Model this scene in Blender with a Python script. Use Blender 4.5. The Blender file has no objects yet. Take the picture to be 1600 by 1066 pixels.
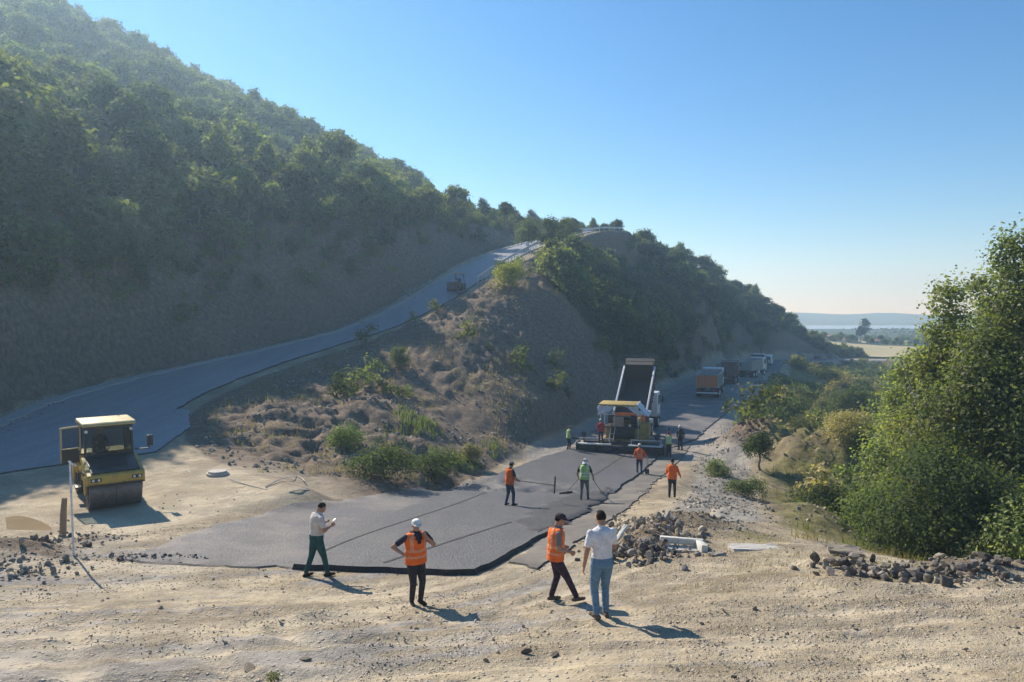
import bpy, bmesh, math, random
import numpy as np
from mathutils import Vector, Matrix, Euler, Quaternion
from mathutils.geometry import delaunay_2d_cdt

random.seed(7)
RNG = np.random.default_rng(11)
SC = bpy.context.scene
COL = SC.collection
R = math.radians

# ---------------------------------------------------------------- camera
CZ = 10.0                       # eye height above the road level by the paver
F_PX, W_PX, H_PX = 1150.0, 1600.0, 1066.0
PITCH = math.atan(43.0 / F_PX)  # looking slightly down
cam_d = bpy.data.cameras.new('camera')
cam_d.sensor_width = 36.0
cam_d.lens = F_PX / W_PX * 36.0
cam_d.clip_start = 0.1
cam_d.clip_end = 60000.0
cam = bpy.data.objects.new('camera', cam_d)
COL.objects.link(cam)
cam.location = (0, 0, CZ)
cam.rotation_euler = (math.pi / 2 - PITCH, 0, 0)
SC.camera = cam

# ---------------------------------------------------------------- sky and sun
SUN_EL, SUN_AZ = R(35.0), R(41.0)          # azimuth: degrees to the left of the view direction (+Y)
SUN_TO = Vector((-math.sin(SUN_AZ) * math.cos(SUN_EL), math.cos(SUN_AZ) * math.cos(SUN_EL), math.sin(SUN_EL)))
world = bpy.data.worlds.new('World')
SC.world = world
world.use_nodes = True
wn = world.node_tree.nodes
wl = world.node_tree.links
wn.clear()
sky = wn.new('ShaderNodeTexSky')
sky.sky_type = 'NISHITA'
sky.sun_disc = False
sky.sun_elevation = SUN_EL
sky.sun_rotation = -SUN_AZ
sky.altitude = 100
sky.air_density = 1.0
sky.dust_density = 0.0
sky.ozone_density = 4.0
bg = wn.new('ShaderNodeBackground')
bg.inputs['Strength'].default_value = 0.098
wo = wn.new('ShaderNodeOutputWorld')
hsv = wn.new('ShaderNodeHueSaturation')      # the phone's rendering of a clear sky
hsv.inputs['Saturation'].default_value = 1.25
wl.new(sky.outputs[0], hsv.inputs['Color'])
wl.new(hsv.outputs[0], bg.inputs['Color'])
wl.new(bg.outputs[0], wo.inputs['Surface'])

sun_d = bpy.data.lights.new('sun', 'SUN')
sun_d.energy = 5.0
sun_d.angle = R(0.53)
sun_d.color = (1.0, 0.93, 0.82)
sun = bpy.data.objects.new('sun', sun_d)
COL.objects.link(sun)
sun.location = SUN_TO * 60
sun.rotation_euler = (-SUN_TO).to_track_quat('-Z', 'Y').to_euler()

SC.view_settings.view_transform = 'Standard'
SC.view_settings.look = 'None'
SC.view_settings.exposure = 0.56
SC.view_settings.gamma = 1.0
SC.render.engine = 'CYCLES'
SC.cycles.use_denoising = True
SC.cycles.max_bounces = 6
SC.cycles.diffuse_bounces = 3
SC.cycles.glossy_bounces = 3
SC.cycles.transmission_bounces = 4
SC.cycles.transparent_max_bounces = 6
SC.cycles.volume_bounces = 1
SC.cycles.caustics_reflective = False
SC.cycles.caustics_refractive = False

# ---------------------------------------------------------------- object helpers
def tag(o, label=None, cat=None, group=None, kind=None):
    if label: o['label'] = label
    if cat: o['category'] = cat
    if group: o['group'] = group
    if kind: o['kind'] = kind
    return o

def empty(name, loc=(0, 0, 0), rz=0.0, label=None, cat=None, group=None):
    o = bpy.data.objects.new(name, None)
    COL.objects.link(o)
    o.empty_display_size = 0.3
    o.location = loc
    o.rotation_euler = (0, 0, rz)
    return tag(o, label, cat, group)

def link(name, me, parent=None, loc=None, rot=None, scale=None):
    o = bpy.data.objects.new(name, me)
    COL.objects.link(o)
    if parent is not None: o.parent = parent
    if loc is not None: o.location = loc
    if rot is not None: o.rotation_euler = rot
    if scale is not None: o.scale = scale if hasattr(scale, '__len__') else (scale,) * 3
    return o

def copy_tree(o, parent=None):
    c = o.copy()
    COL.objects.link(c)
    c.parent = parent
    for ch in list(o.children):
        copy_tree(ch, c)
    return c

def np_mesh(name, verts, faces, mats, smooth=False, mat_idx=None):
    """verts (n,3), faces (m,k) all of the same size k"""
    me = bpy.data.meshes.new(name)
    verts = np.asarray(verts, dtype=np.float32)
    faces = np.asarray(faces, dtype=np.int32)
    m, k = faces.shape
    me.vertices.add(len(verts))
    me.vertices.foreach_set('co', verts.ravel())
    me.loops.add(m * k)
    me.loops.foreach_set('vertex_index', faces.ravel())
    me.polygons.add(m)
    me.polygons.foreach_set('loop_start', np.arange(0, m * k, k, dtype=np.int32))
    me.polygons.foreach_set('loop_total', np.full(m, k, dtype=np.int32))
    if smooth:
        me.polygons.foreach_set('use_smooth', np.ones(m, dtype=bool))
    for mt in (mats if isinstance(mats, (list, tuple)) else [mats]):
        me.materials.append(mt)
    if mat_idx is not None:
        me.polygons.foreach_set('material_index', np.asarray(mat_idx, dtype=np.int32))
    me.update(calc_edges=True)
    me.validate()
    return me

class MB:
    """collects shapes and links them as ONE mesh object"""
    def __init__(self):
        self.bm = bmesh.new()
    def _xf(self, vs, M):
        if M is not None:
            for v in vs: v.co = M @ v.co
    def box(self, c, s, rot=None, bev=0.0, taper=None):
        r = bmesh.ops.create_cube(self.bm, size=1.0)
        vs = r['verts']
        for v in vs:
            v.co = Vector((v.co.x * s[0], v.co.y * s[1], v.co.z * s[2]))
            if taper and v.co.z > 0:
                v.co.x *= taper[0]; v.co.y *= taper[1]
        if bev > 0:
            es = list({e for v in vs for e in v.link_edges})
            g = bmesh.ops.bevel(self.bm, geom=es, offset=bev, segments=2, affect='EDGES', profile=0.5)
            vs = list({v for f in g['faces'] for v in f.verts} | {v for v in vs if v.is_valid})
        M = Matrix.Translation(Vector(c))
        if rot is not None: M = M @ Euler(rot).to_matrix().to_4x4()
        self._xf(vs, M)
        return self
    def tube(self, a, b, r0, r1=None, seg=12, caps=True):
        a = Vector(a); b = Vector(b)
        r1 = r0 if r1 is None else r1
        d = b - a
        if d.length < 1e-6: return self
        r = bmesh.ops.create_cone(self.bm, cap_ends=caps, segments=seg, radius1=r0, radius2=r1, depth=d.length)
        M = Matrix.Translation((a + b) / 2) @ d.to_track_quat('Z', 'Y').to_matrix().to_4x4()
        self._xf(r['verts'], M)
        return self
    def bar(self, a, b, w, h):
        a = Vector(a); b = Vector(b); d = b - a
        r = bmesh.ops.create_cube(self.bm, size=1.0)
        for v in r['verts']: v.co = Vector((v.co.x * w, v.co.y * h, v.co.z * d.length))
        M = Matrix.Translation((a + b) / 2) @ d.to_track_quat('Z', 'Y').to_matrix().to_4x4()
        self._xf(r['verts'], M)
        return self
    def ball(self, c, r, sub=2, rot=None):
        g = bmesh.ops.create_icosphere(self.bm, subdivisions=sub, radius=1.0)
        rr = r if hasattr(r, '__len__') else (r, r, r)
        for v in g['verts']: v.co = Vector((v.co.x * rr[0], v.co.y * rr[1], v.co.z * rr[2]))
        M = Matrix.Translation(Vector(c))
        if rot is not None: M = M @ Euler(rot).to_matrix().to_4x4()
        self._xf(g['verts'], M)
        return self
    def prism(self, prof, x0, x1, axis='x', bev=0.0):
        """closed profile of (u,v) swept along an axis: x -> (y,z), y -> (x,z), z -> (x,y)"""
        def P(t, u, v):
            return {'x': (t, u, v), 'y': (u, t, v), 'z': (u, v, t)}[axis]
        A = [self.bm.verts.new(P(x0, u, v)) for u, v in prof]
        B = [self.bm.verts.new(P(x1, u, v)) for u, v in prof]
        fs = [self.bm.faces.new(A), self.bm.faces.new(list(reversed(B)))]
        n = len(prof)
        for i in range(n):
            fs.append(self.bm.faces.new((A[(i + 1) % n], A[i], B[i], B[(i + 1) % n])))
        bmesh.ops.recalc_face_normals(self.bm, faces=fs)
        if bev > 0:
            es = list({e for f in fs for e in f.edges})
            bmesh.ops.bevel(self.bm, geom=es, offset=bev, segments=2, affect='EDGES', profile=0.5)
        return self
    def mesh(self, name, m, smooth=False, ang=None):
        me = bpy.data.meshes.new(name)
        bmesh.ops.recalc_face_normals(self.bm, faces=self.bm.faces[:])
        self.bm.to_mesh(me); self.bm.free()
        me.materials.append(m)
        if smooth:
            me.polygons.foreach_set('use_smooth', np.ones(len(me.polygons), dtype=bool))
            if ang is not None:
                me.set_sharp_from_angle(angle=R(ang))
        return me
    def build(self, name, m, parent=None, smooth=True, ang=35, loc=None, rot=None):
        return link(name, self.mesh(name, m, smooth, ang), parent, loc, rot)

# ---------------------------------------------------------------- numpy noise
def _hash(ix, iy, seed):
    h = (ix.astype(np.int64) * 374761393 + iy.astype(np.int64) * 668265263 + seed * 974711) & 0x7fffffff
    h = ((h ^ (h >> 13)) * 1274126177) & 0x7fffffff
    h = (h ^ (h >> 16)) & 0xffffff
    return h / float(0xffffff)

def vnoise(x, y, seed=0):
    ix = np.floor(x); iy = np.floor(y)
    fx = x - ix; fy = y - iy
    u = fx * fx * fx * (fx * (fx * 6 - 15) + 10); v = fy * fy * fy * (fy * (fy * 6 - 15) + 10)
    ix = ix.astype(np.int64); iy = iy.astype(np.int64)
    a = _hash(ix, iy, seed); b = _hash(ix + 1, iy, seed); c = _hash(ix, iy + 1, seed); d = _hash(ix + 1, iy + 1, seed)
    return (a * (1 - u) + b * u) * (1 - v) + (c * (1 - u) + d * u) * v - 0.5

def fbm(x, y, oct=4, seed=0, gain=0.5):
    s = 0; a = 1.0
    for k in range(oct):
        s = s + a * vnoise(x * 2 ** k + 17.3 * k, y * 2 ** k - 9.1 * k, seed + k)
        a *= gain
    return s

def sstep(a, b, x):
    t = np.clip((x - a) / (b - a), 0, 1)
    return t * t * (3 - 2 * t)

def poly_dist(x, y, pts):
    """distance to polyline, signed side (left +), interpolated extra columns"""
    x = np.asarray(x, float); y = np.asarray(y, float)
    best = np.full(x.shape, 1e18); side = np.ones(x.shape)
    pts = np.asarray(pts, float)
    extra = np.zeros(x.shape + (pts.shape[1] - 2,))
    for i in range(len(pts) - 1):
        a = pts[i]; b = pts[i + 1]
        dx, dy = b[0] - a[0], b[1] - a[1]
        L2 = dx * dx + dy * dy
        t = np.clip(((x - a[0]) * dx + (y - a[1]) * dy) / L2, 0, 1)
        ex = x - (a[0] + t * dx); ey = y - (a[1] + t * dy)
        d = ex * ex + ey * ey
        m = d < best
        best = np.where(m, d, best)
        side = np.where(m, np.sign(dx * ey - dy * ex + 1e-12), side)
        if extra.shape[-1]:
            val = a[2:] + t[..., None] * (b[2:] - a[2:])
            extra = np.where(m[..., None], val, extra)
    return np.sqrt(best), side, extra

def spline(pts, n=8):
    """Catmull-Rom through points"""
    P = np.asarray(pts, float)
    Q = np.vstack([2 * P[0] - P[1], P, 2 * P[-1] - P[-2]])
    out = []
    for i in range(1, len(Q) - 2):
        for k in range(n):
            t = k / n
            a, b, c, d = Q[i - 1], Q[i], Q[i + 1], Q[i + 2]
            out.append(0.5 * ((2 * b) + (-a + c) * t + (2 * a - 5 * b + 4 * c - d) * t * t + (-a + 3 * b - 3 * c + d) * t ** 3))
    out.append(P[-1])
    return np.array(out)
# ---------------------------------------------------------------- materials
def new_mat(name):
    m = bpy.data.materials.new(name)
    m.use_nodes = True
    nt = m.node_tree
    nt.nodes.clear()
    out = nt.nodes.new('ShaderNodeOutputMaterial')
    b = nt.nodes.new('ShaderNodeBsdfPrincipled')
    nt.links.new(b.outputs[0], out.inputs['Surface'])
    return m, nt, b, out

def N(nt, t, **kw):
    n = nt.nodes.new(t)
    for k, v in kw.items(): setattr(n, k, v)
    return n

def noise(nt, scale, detail=4, rough=0.55, vec=None):
    n = N(nt, 'ShaderNodeTexNoise')
    n.inputs['Scale'].default_value = scale
    n.inputs['Detail'].default_value = detail
    n.inputs['Roughness'].default_value = rough
    if vec is not None: nt.links.new(vec, n.inputs['Vector'])
    return n.outputs['Fac']

def ramp(nt, fac, stops):
    r = N(nt, 'ShaderNodeValToRGB')
    e = r.color_ramp.elements
    while len(e) < len(stops): e.new(0.5)
    for i, (p, c) in enumerate(stops):
        e[i].position = p
        e[i].color = (c[0], c[1], c[2], 1) if hasattr(c, '__len__') else (c, c, c, 1)
    nt.links.new(fac, r.inputs[0])
    return r.outputs[0]

def mixc(nt, fac, a, b, blend='MIX'):
    m = N(nt, 'ShaderNodeMix', data_type='RGBA', blend_type=blend)
    for s, v in ((m.inputs[0], fac), (m.inputs[6], a), (m.inputs[7], b)):
        if isinstance(v, bpy.types.NodeSocket): nt.links.new(v, s)
        elif hasattr(v, '__len__'): s.default_value = (v[0], v[1], v[2], 1)
        else: s.default_value = v
    return m.outputs[2]

def math_n(nt, op, a, b=None, clamp=False):
    m = N(nt, 'ShaderNodeMath', operation=op, use_clamp=clamp)
    for s, v in zip(m.inputs, (a, b)):
        if v is None: continue
        if isinstance(v, bpy.types.NodeSocket): nt.links.new(v, s)
        else: s.default_value = v
    return m.outputs[0]

def bump(nt, bsdf, h, strength=0.5, dist=0.02):
    b = N(nt, 'ShaderNodeBump')
    b.inputs['Strength'].default_value = strength
    b.inputs['Distance'].default_value = dist
    nt.links.new(h, b.inputs['Height'])
    nt.links.new(b.outputs[0], bsdf.inputs['Normal'])

def obj_vec(nt):
    return N(nt, 'ShaderNodeTexCoord').outputs['Object']

MATS = {}
def paint(name, c, rough=0.5, metal=0.0, dirt=0.35, dirt_c=(0.16, 0.13, 0.10), scale=3.0, bmp=0.0, var=0.12):
    """paint, metal, cloth or plastic with dust, blotches and wear"""
    if name in MATS: return MATS[name]
    m, nt, b, _ = new_mat(name)
    v = obj_vec(nt)
    n1 = noise(nt, scale, 5, 0.65, v)
    n2 = noise(nt, scale * 7, 3, 0.6, v)
    dk = tuple(x * (1 - 2 * var) for x in c); lt = tuple(min(1, x * (1 + var)) for x in c)
    base = ramp(nt, n2, [(0.3, dk), (0.7, lt)])
    f = ramp(nt, n1, [(0.45, 0.0), (0.75, dirt)])
    col = mixc(nt, f, base, dirt_c)
    nt.links.new(col, b.inputs['Base Color'])
    rr = ramp(nt, n1, [(0.3, rough), (0.75, min(1, rough + 0.3))])
    nt.links.new(rr, b.inputs['Roughness'])
    b.inputs['Metallic'].default_value = metal
    if bmp: bump(nt, b, n2, bmp, 0.01)
    MATS[name] = m
    return m

def cloth(name, c, var=0.18):
    if name in MATS: return MATS[name]
    m, nt, b, _ = new_mat(name)
    v = obj_vec(nt)
    n = noise(nt, 9, 4, 0.6, v); n2 = noise(nt, 26, 2, 0.5, v)
    col = ramp(nt, n, [(0.3, tuple(x * (1 - var) for x in c)), (0.7, tuple(min(1, x * (1 + var * 0.6)) for x in c))])
    nt.links.new(col, b.inputs['Base Color'])
    b.inputs['Roughness'].default_value = 0.9
    b.inputs['Specular IOR Level'].default_value = 0.15
    hh = math_n(nt, 'ADD', math_n(nt, 'MULTIPLY', n, 1.6), math_n(nt, 'MULTIPLY', n2, 0.6))
    bump(nt, b, hh, 0.8, 0.05)
    MATS[name] = m
    return m

def leaf_mat(name, dark, light, trans=0.45, hue=0.04, rough=0.75, spec=0.12):
    if name in MATS: return MATS[name]
    m, nt, b, out = new_mat(name)
    geo = N(nt, 'ShaderNodeNewGeometry')
    oi = N(nt, 'ShaderNodeObjectInfo')
    v = N(nt, 'ShaderNodeTexCoord').outputs['Object']
    nz = noise(nt, 0.9, 3, 0.6, v)
    f = math_n(nt, 'ADD', math_n(nt, 'MULTIPLY', geo.outputs['Random Per Island'], 0.5), math_n(nt, 'MULTIPLY', nz, 0.6), True)
    col = ramp(nt, f, [(0.2, dark), (0.8, light)])
    hs = N(nt, 'ShaderNodeHueSaturation')
    h = math_n(nt, 'ADD', math_n(nt, 'MULTIPLY', oi.outputs['Random'], hue * 2), 0.5 - hue)
    nt.links.new(h, hs.inputs['Hue'])
    vv = math_n(nt, 'ADD', math_n(nt, 'MULTIPLY', math_n(nt, 'FRACT', math_n(nt, 'MULTIPLY', oi.outputs['Random'], 7.31)), 0.7), 0.65)
    nt.links.new(vv, hs.inputs['Value'])
    nt.links.new(col, hs.inputs['Color'])
    nt.links.new(hs.outputs[0], b.inputs['Base Color'])
    b.inputs['Roughness'].default_value = rough
    b.inputs['Specular IOR Level'].default_value = spec
    t = N(nt, 'ShaderNodeBsdfTranslucent')
    tc = mixc(nt, 1.0, hs.outputs[0], (1.35, 1.5, 0.6), 'MULTIPLY')
    nt.links.new(tc, t.inputs['Color'])
    mx = N(nt, 'ShaderNodeMixShader')
    mx.inputs[0].default_value = trans
    nt.links.new(b.outputs[0], mx.inputs[1]); nt.links.new(t.outputs[0], mx.inputs[2])
    nt.links.new(mx.outputs[0], out.inputs['Surface'])
    MATS[name] = m
    return m

def stone_mat(name, c1, c2, scale=4.0, rough=0.9, rnd=0.5):
    if name in MATS: return MATS[name]
    m, nt, b, _ = new_mat(name)
    v = N(nt, 'ShaderNodeTexCoord').outputs['Object']
    geo = N(nt, 'ShaderNodeNewGeometry'); oi = N(nt, 'ShaderNodeObjectInfo')
    n = noise(nt, scale, 6, 0.65, v)
    r = math_n(nt, 'FRACT', math_n(nt, 'ADD', geo.outputs['Random Per Island'], oi.outputs['Random']))
    f = math_n(nt, 'ADD', math_n(nt, 'MULTIPLY', r, rnd), math_n(nt, 'MULTIPLY', n, 1 - rnd), True)
    nt.links.new(ramp(nt, f, [(0.15, c1), (0.8, c2)]), b.inputs['Base Color'])
    b.inputs['Roughness'].default_value = rough
    bump(nt, b, noise(nt, scale * 5, 4, 0.7, v), 0.6, 0.02)
    MATS[name] = m
    return m

def terrain_mat():
    m, nt, b, _ = new_mat('earth')
    v = N(nt, 'ShaderNodeTexCoord').outputs['Object']
    def attr(nm):
        a = N(nt, 'ShaderNodeAttribute', attribute_name=nm)
        return a.outputs['Color']
    za = attr('zone_a'); zb = attr('zone_b')
    sa = N(nt, 'ShaderNodeSeparateColor'); nt.links.new(za, sa.inputs[0])
    sb = N(nt, 'ShaderNodeSeparateColor'); nt.links.new(zb, sb.inputs[0])
    grey, brown, wood = sa.outputs[0], sa.outputs[1], sa.outputs[2]
    track, grassy, farm = sb.outputs[0], sb.outputs[1], sb.outputs[2]
    nA = noise(nt, 0.35, 6, 0.62, v)
    nB = noise(nt, 2.6, 6, 0.66, v)
    nC = noise(nt, 16.0, 4, 0.7, v)
    nD = noise(nt, 60.0, 2, 0.6, v)
    dirt = ramp(nt, nA, [(0.32, (0.25, 0.20, 0.135)), (0.5, (0.38, 0.308, 0.20)), (0.66, (0.53, 0.435, 0.285))])
    dirt = mixc(nt, ramp(nt, nB, [(0.42, 0.0), (0.62, 0.85)]), dirt, (0.29, 0.24, 0.175))
    # specks of pale and dark gravel
    vor = N(nt, 'ShaderNodeTexVoronoi'); vor.inputs['Scale'].default_value = 14.0
    nt.links.new(v, vor.inputs['Vector'])
    sp = N(nt, 'ShaderNodeSeparateColor'); nt.links.new(vor.outputs['Color'], sp.inputs[0])
    pale = math_n(nt, 'MULTIPLY', ramp(nt, sp.outputs[0], [(0.74, 0.0), (0.80, 1.0)]), ramp(nt, vor.outputs['Distance'], [(0.25, 1.0), (0.45, 0.0)]))
    dark = math_n(nt, 'MULTIPLY', ramp(nt, sp.outputs[1], [(0.74, 0.0), (0.80, 1.0)]), ramp(nt, vor.outputs['Distance'], [(0.25, 1.0), (0.5, 0.0)]))
    dirt = mixc(nt, math_n(nt, 'MULTIPLY', pale, 0.45), dirt, (0.66, 0.60, 0.49))
    dirt = mixc(nt, math_n(nt, 'MULTIPLY', dark, 0.5), dirt, (0.17, 0.14, 0.10))
    gcol = ramp(nt, nB, [(0.3, (0.21, 0.19, 0.165)), (0.7, (0.39, 0.355, 0.305))])
    gcol = mixc(nt, math_n(nt, 'MULTIPLY', pale, 0.6), gcol, (0.5, 0.47, 0.42))
    def edge(fac, w=0.5):      # break the zone's edge up with noise
        q = math_n(nt, 'ADD', fac, math_n(nt, 'MULTIPLY', math_n(nt, 'SUBTRACT', nB, 0.5), w))
        return ramp(nt, q, [(0.35, 0.0), (0.65, 1.0)])
    col = mixc(nt, edge(grey, 0.9), dirt, gcol)
    bcol = ramp(nt, nB, [(0.3, (0.11, 0.082, 0.058)), (0.55, (0.20, 0.15, 0.105)), (0.75, (0.29, 0.23, 0.165))])
    bcol = mixc(nt, math_n(nt, 'MULTIPLY', pale, 0.35), bcol, (0.40, 0.34, 0.27))
    col = mixc(nt, edge(brown, 0.7), col, bcol)
    grs = ramp(nt, nB, [(0.3, (0.13, 0.12, 0.05)), (0.7, (0.27, 0.24, 0.11))])
    col = mixc(nt, edge(grassy, 1.1), col, grs)
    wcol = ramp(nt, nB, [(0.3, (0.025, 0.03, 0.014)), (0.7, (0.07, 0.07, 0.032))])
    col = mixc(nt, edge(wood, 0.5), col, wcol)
    col = mixc(nt, math_n(nt, 'MULTIPLY', track, 0.8), col, ramp(nt, nC, [(0.3, (0.44, 0.37, 0.26)), (0.7, (0.60, 0.515, 0.375))]))
    # far plain: fields and woods
    nF = noise(nt, 0.004, 5, 0.6, v)
    vf = N(nt, 'ShaderNodeTexVoronoi'); vf.inputs['Scale'].default_value = 0.006
    nt.links.new(v, vf.inputs['Vector'])
    sf = N(nt, 'ShaderNodeSeparateColor'); nt.links.new(vf.outputs['Color'], sf.inputs[0])
    fc = ramp(nt, sf.outputs[0], [(0.2, (0.06, 0.085, 0.035)), (0.55, (0.12, 0.13, 0.06)), (0.8, (0.30, 0.26, 0.14))])
    fc = mixc(nt, ramp(nt, nF, [(0.4, 0.0), (0.6, 1.0)]), fc, (0.05, 0.075, 0.035))
    col = mixc(nt, farm, col, fc)
    nt.links.new(col, b.inputs['Base Color'])
    b.inputs['Roughness'].default_value = 0.95
    b.inputs['Specular IOR Level'].default_value = 0.2
    v2 = N(nt, 'ShaderNodeTexVoronoi'); v2.inputs['Scale'].default_value = 34.0
    nt.links.new(v, v2.inputs['Vector'])
    peb = ramp(nt, v2.outputs['Distance'], [(0.0, 1.0), (0.55, 0.0)])
    h = math_n(nt, 'ADD', math_n(nt, 'MULTIPLY', nB, 0.34), math_n(nt, 'ADD', math_n(nt, 'MULTIPLY', nC, 0.5), math_n(nt, 'ADD', math_n(nt, 'MULTIPLY', nD, 0.25), math_n(nt, 'MULTIPLY', peb, 0.12))))
    nM = ramp(nt, noise(nt, 0.8, 4, 0.6, v), [(0.40, 0.22), (0.60, 1.0)])      # compacted patches and loose ones
    h = math_n(nt, 'MULTIPLY', h, nM)
    h = math_n(nt, 'ADD', h, math_n(nt, 'MULTIPLY', ramp(nt, vor.outputs['Distance'], [(0.0, 1.0), (0.5, 0.0)]), math_n(nt, 'MULTIPLY', math_n(nt, 'ADD', pale, dark), 0.30)))
    bump(nt, b, h, 1.0, 0.12)
    return m

def asphalt_mat(name, c, dust_c=(0.30, 0.26, 0.20), dust=0.25, rough=0.55, grain=17.0, bmp=1.0):
    m, nt, b, _ = new_mat(name)
    v = N(nt, 'ShaderNodeTexCoord').outputs['Object']
    n1 = noise(nt, 0.5, 5, 0.6, v); n2 = noise(nt, 5.0, 5, 0.7, v); n3 = noise(nt, grain, 3, 0.75, v)
    # long faint bands left by the screed and the roller
    mp = N(nt, 'ShaderNodeMapping'); mp.inputs['Rotation'].default_value = (0, 0, R(17)); mp.inputs['Scale'].default_value = (1.6, 0.05, 1)
    nt.links.new(v, mp.inputs['Vector'])
    n4 = noise(nt, 1.0, 4, 0.6, mp.outputs[0])
    base = ramp(nt, n3, [(0.34, tuple(x * 0.35 for x in c)), (0.5, c), (0.68, tuple(x * 1.8 for x in c))])
    base = mixc(nt, ramp(nt, n4, [(0.42, 0.0), (0.62, 0.55)]), base, tuple(x * 0.62 for x in c))
    base = mixc(nt, ramp(nt, n2, [(0.35, 0.0), (0.7, 0.5)]), base, tuple(x * 1.25 for x in c))
    col = mixc(nt, ramp(nt, n1, [(0.42, 0.0), (0.68, dust)]), base, dust_c)
    nt.links.new(col, b.inputs['Base Color'])
    nt.links.new(ramp(nt, n2, [(0.3, rough), (0.7, rough + 0.2)]), b.inputs['Roughness'])
    h = math_n(nt, 'ADD', n3, math_n(nt, 'MULTIPLY', n2, 0.5))
    bump(nt, b, h, bmp, 0.045)
    MATS[name] = m
    return m

def glass_mat(name='glass'):
    if name in MATS: return MATS[name]
    m, nt, b, out = new_mat(name)
    b.inputs['Base Color'].default_value = (0.05, 0.06, 0.06, 1)
    b.inputs['Roughness'].default_value = 0.08
    t = N(nt, 'ShaderNodeBsdfTransparent'); t.inputs[0].default_value = (0.75, 0.8, 0.8, 1)
    fr = N(nt, 'ShaderNodeFresnel'); fr.inputs[0].default_value = 1.45
    f = math_n(nt, 'ADD', fr.outputs[0], 0.16, True)
    mx = N(nt, 'ShaderNodeMixShader')
    nt.links.new(f, mx.inputs[0]); nt.links.new(t.outputs[0], mx.inputs[1]); nt.links.new(b.outputs[0], mx.inputs[2])
    nt.links.new(mx.outputs[0], out.inputs['Surface'])
    MATS[name] = m
    return m

def water_mat(name, c, rough=0.05, bmp=0.1, scale=3.0):
    m, nt, b, _ = new_mat(name)
    v = N(nt, 'ShaderNodeTexCoord').outputs['Object']
    nt.links.new(ramp(nt, noise(nt, scale * 0.3, 3, 0.5, v), [(0.3, tuple(x * 0.85 for x in c)), (0.7, c)]), b.inputs['Base Color'])
    b.inputs['Roughness'].default_value = rough
    b.inputs['IOR'].default_value = 1.33
    bump(nt, b, noise(nt, scale, 2, 0.5, v), bmp, 0.02)
    MATS[name] = m
    return m

YELLOW = paint('yellow_paint', (0.56, 0.37, 0.06), 0.5, 0, 0.7, (0.17, 0.13, 0.085), 4.0)
YELLOWD = paint('grimy_yellow_paint', (0.40, 0.29, 0.07), 0.6, 0, 0.75, (0.09, 0.075, 0.06), 4.0)
CREAM = paint('cream_paint', (0.52, 0.41, 0.17), 0.5, 0, 0.3)
BLACKP = paint('black_paint', (0.018, 0.019, 0.022), 0.35, 0, 0.35, (0.12, 0.105, 0.085))
DARKM = paint('dark_metal', (0.05, 0.05, 0.052), 0.45, 0.6, 0.4, (0.13, 0.10, 0.08))
STEEL = paint('drum_steel', (0.20, 0.17, 0.15), 0.42, 0.75, 0.5, (0.10, 0.08, 0.07), 2.0)
GALV = paint('galvanised_steel', (0.62, 0.64, 0.66), 0.42, 0.55, 0.2, (0.3, 0.28, 0.25), 1.5)
RUBBER = paint('rubber', (0.022, 0.022, 0.022), 0.85, 0, 0.6, (0.17, 0.14, 0.11))
WHITEP = paint('white_paint', (0.74, 0.75, 0.74), 0.4, 0, 0.3)
ORANGEP = paint('orange_paint', (0.62, 0.20, 0.06), 0.5, 0, 0.45)
BROWNP = paint('brown_paint', (0.17, 0.11, 0.085), 0.6, 0, 0.4)
GREYP = paint('grey_paint', (0.36, 0.38, 0.36), 0.55, 0, 0.45)
NAVYP = paint('dark_car_paint', (0.025, 0.03, 0.04), 0.25, 0.2, 0.25)
REDP = paint('red_lamp', (0.45, 0.02, 0.015), 0.3, 0, 0.1)
LAMP = paint('lamp_glass', (0.75, 0.74, 0.68), 0.12, 0, 0.1)
TARP = paint('tarpaulin', (0.66, 0.70, 0.74), 0.6, 0, 0.3, bmp=0.4)
GLASS = glass_mat()
WOODM = paint('weathered_wood', (0.27, 0.20, 0.13), 0.85, 0, 0.4, scale=6, bmp=0.5)
BARK = paint('bark', (0.17, 0.14, 0.11), 0.95, 0, 0.5, (0.07, 0.06, 0.05), 5, 0.6)
BARKP = paint('pale_bark', (0.42, 0.40, 0.34), 0.9, 0, 0.5, (0.16, 0.14, 0.11), 4, 0.5)
CONC = paint('concrete', (0.52, 0.49, 0.43), 0.9, 0, 0.4, (0.28, 0.24, 0.19), 3, 0.4)
CONCW = paint('pale_concrete', (0.70, 0.68, 0.60), 0.9, 0, 0.3, (0.36, 0.31, 0.24), 3, 0.4)
BRANCH = paint('bleached_wood', (0.60, 0.57, 0.51), 0.9, 0, 0.3, scale=6, bmp=0.4)
EARTH = terrain_mat()
ASPH_NEW = asphalt_mat('fresh_asphalt', (0.070, 0.070, 0.075), dust=0.12, rough=0.48)
ASPH_OLD = asphalt_mat('dusty_asphalt', (0.105, 0.100, 0.104), dust=0.42, rough=0.6)
ASPH_UP = asphalt_mat('road_asphalt', (0.27, 0.27, 0.285), dust=0.22, rough=0.45)
ASPH_RAKED = asphalt_mat('raked_asphalt_mix', (0.035, 0.034, 0.036), dust=0.05, rough=0.6, grain=9.0, bmp=1.0)
ASPH_DUST = asphalt_mat('dust_covered_asphalt', (0.13, 0.115, 0.10), dust=0.75, rough=0.7, grain=30.0, bmp=0.9)
ASPH_EDGE = asphalt_mat('shade_dark_edge_asphalt', (0.020, 0.019, 0.020), dust=0.05, rough=0.6)  # near-black mix; shade on the steep slab edges is put into the colour
ROCK_A = stone_mat('pale_rock', (0.20, 0.165, 0.12), (0.47, 0.40, 0.30))
ROCK_B = stone_mat('dark_rubble', (0.028, 0.026, 0.025), (0.27, 0.23, 0.185))
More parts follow.
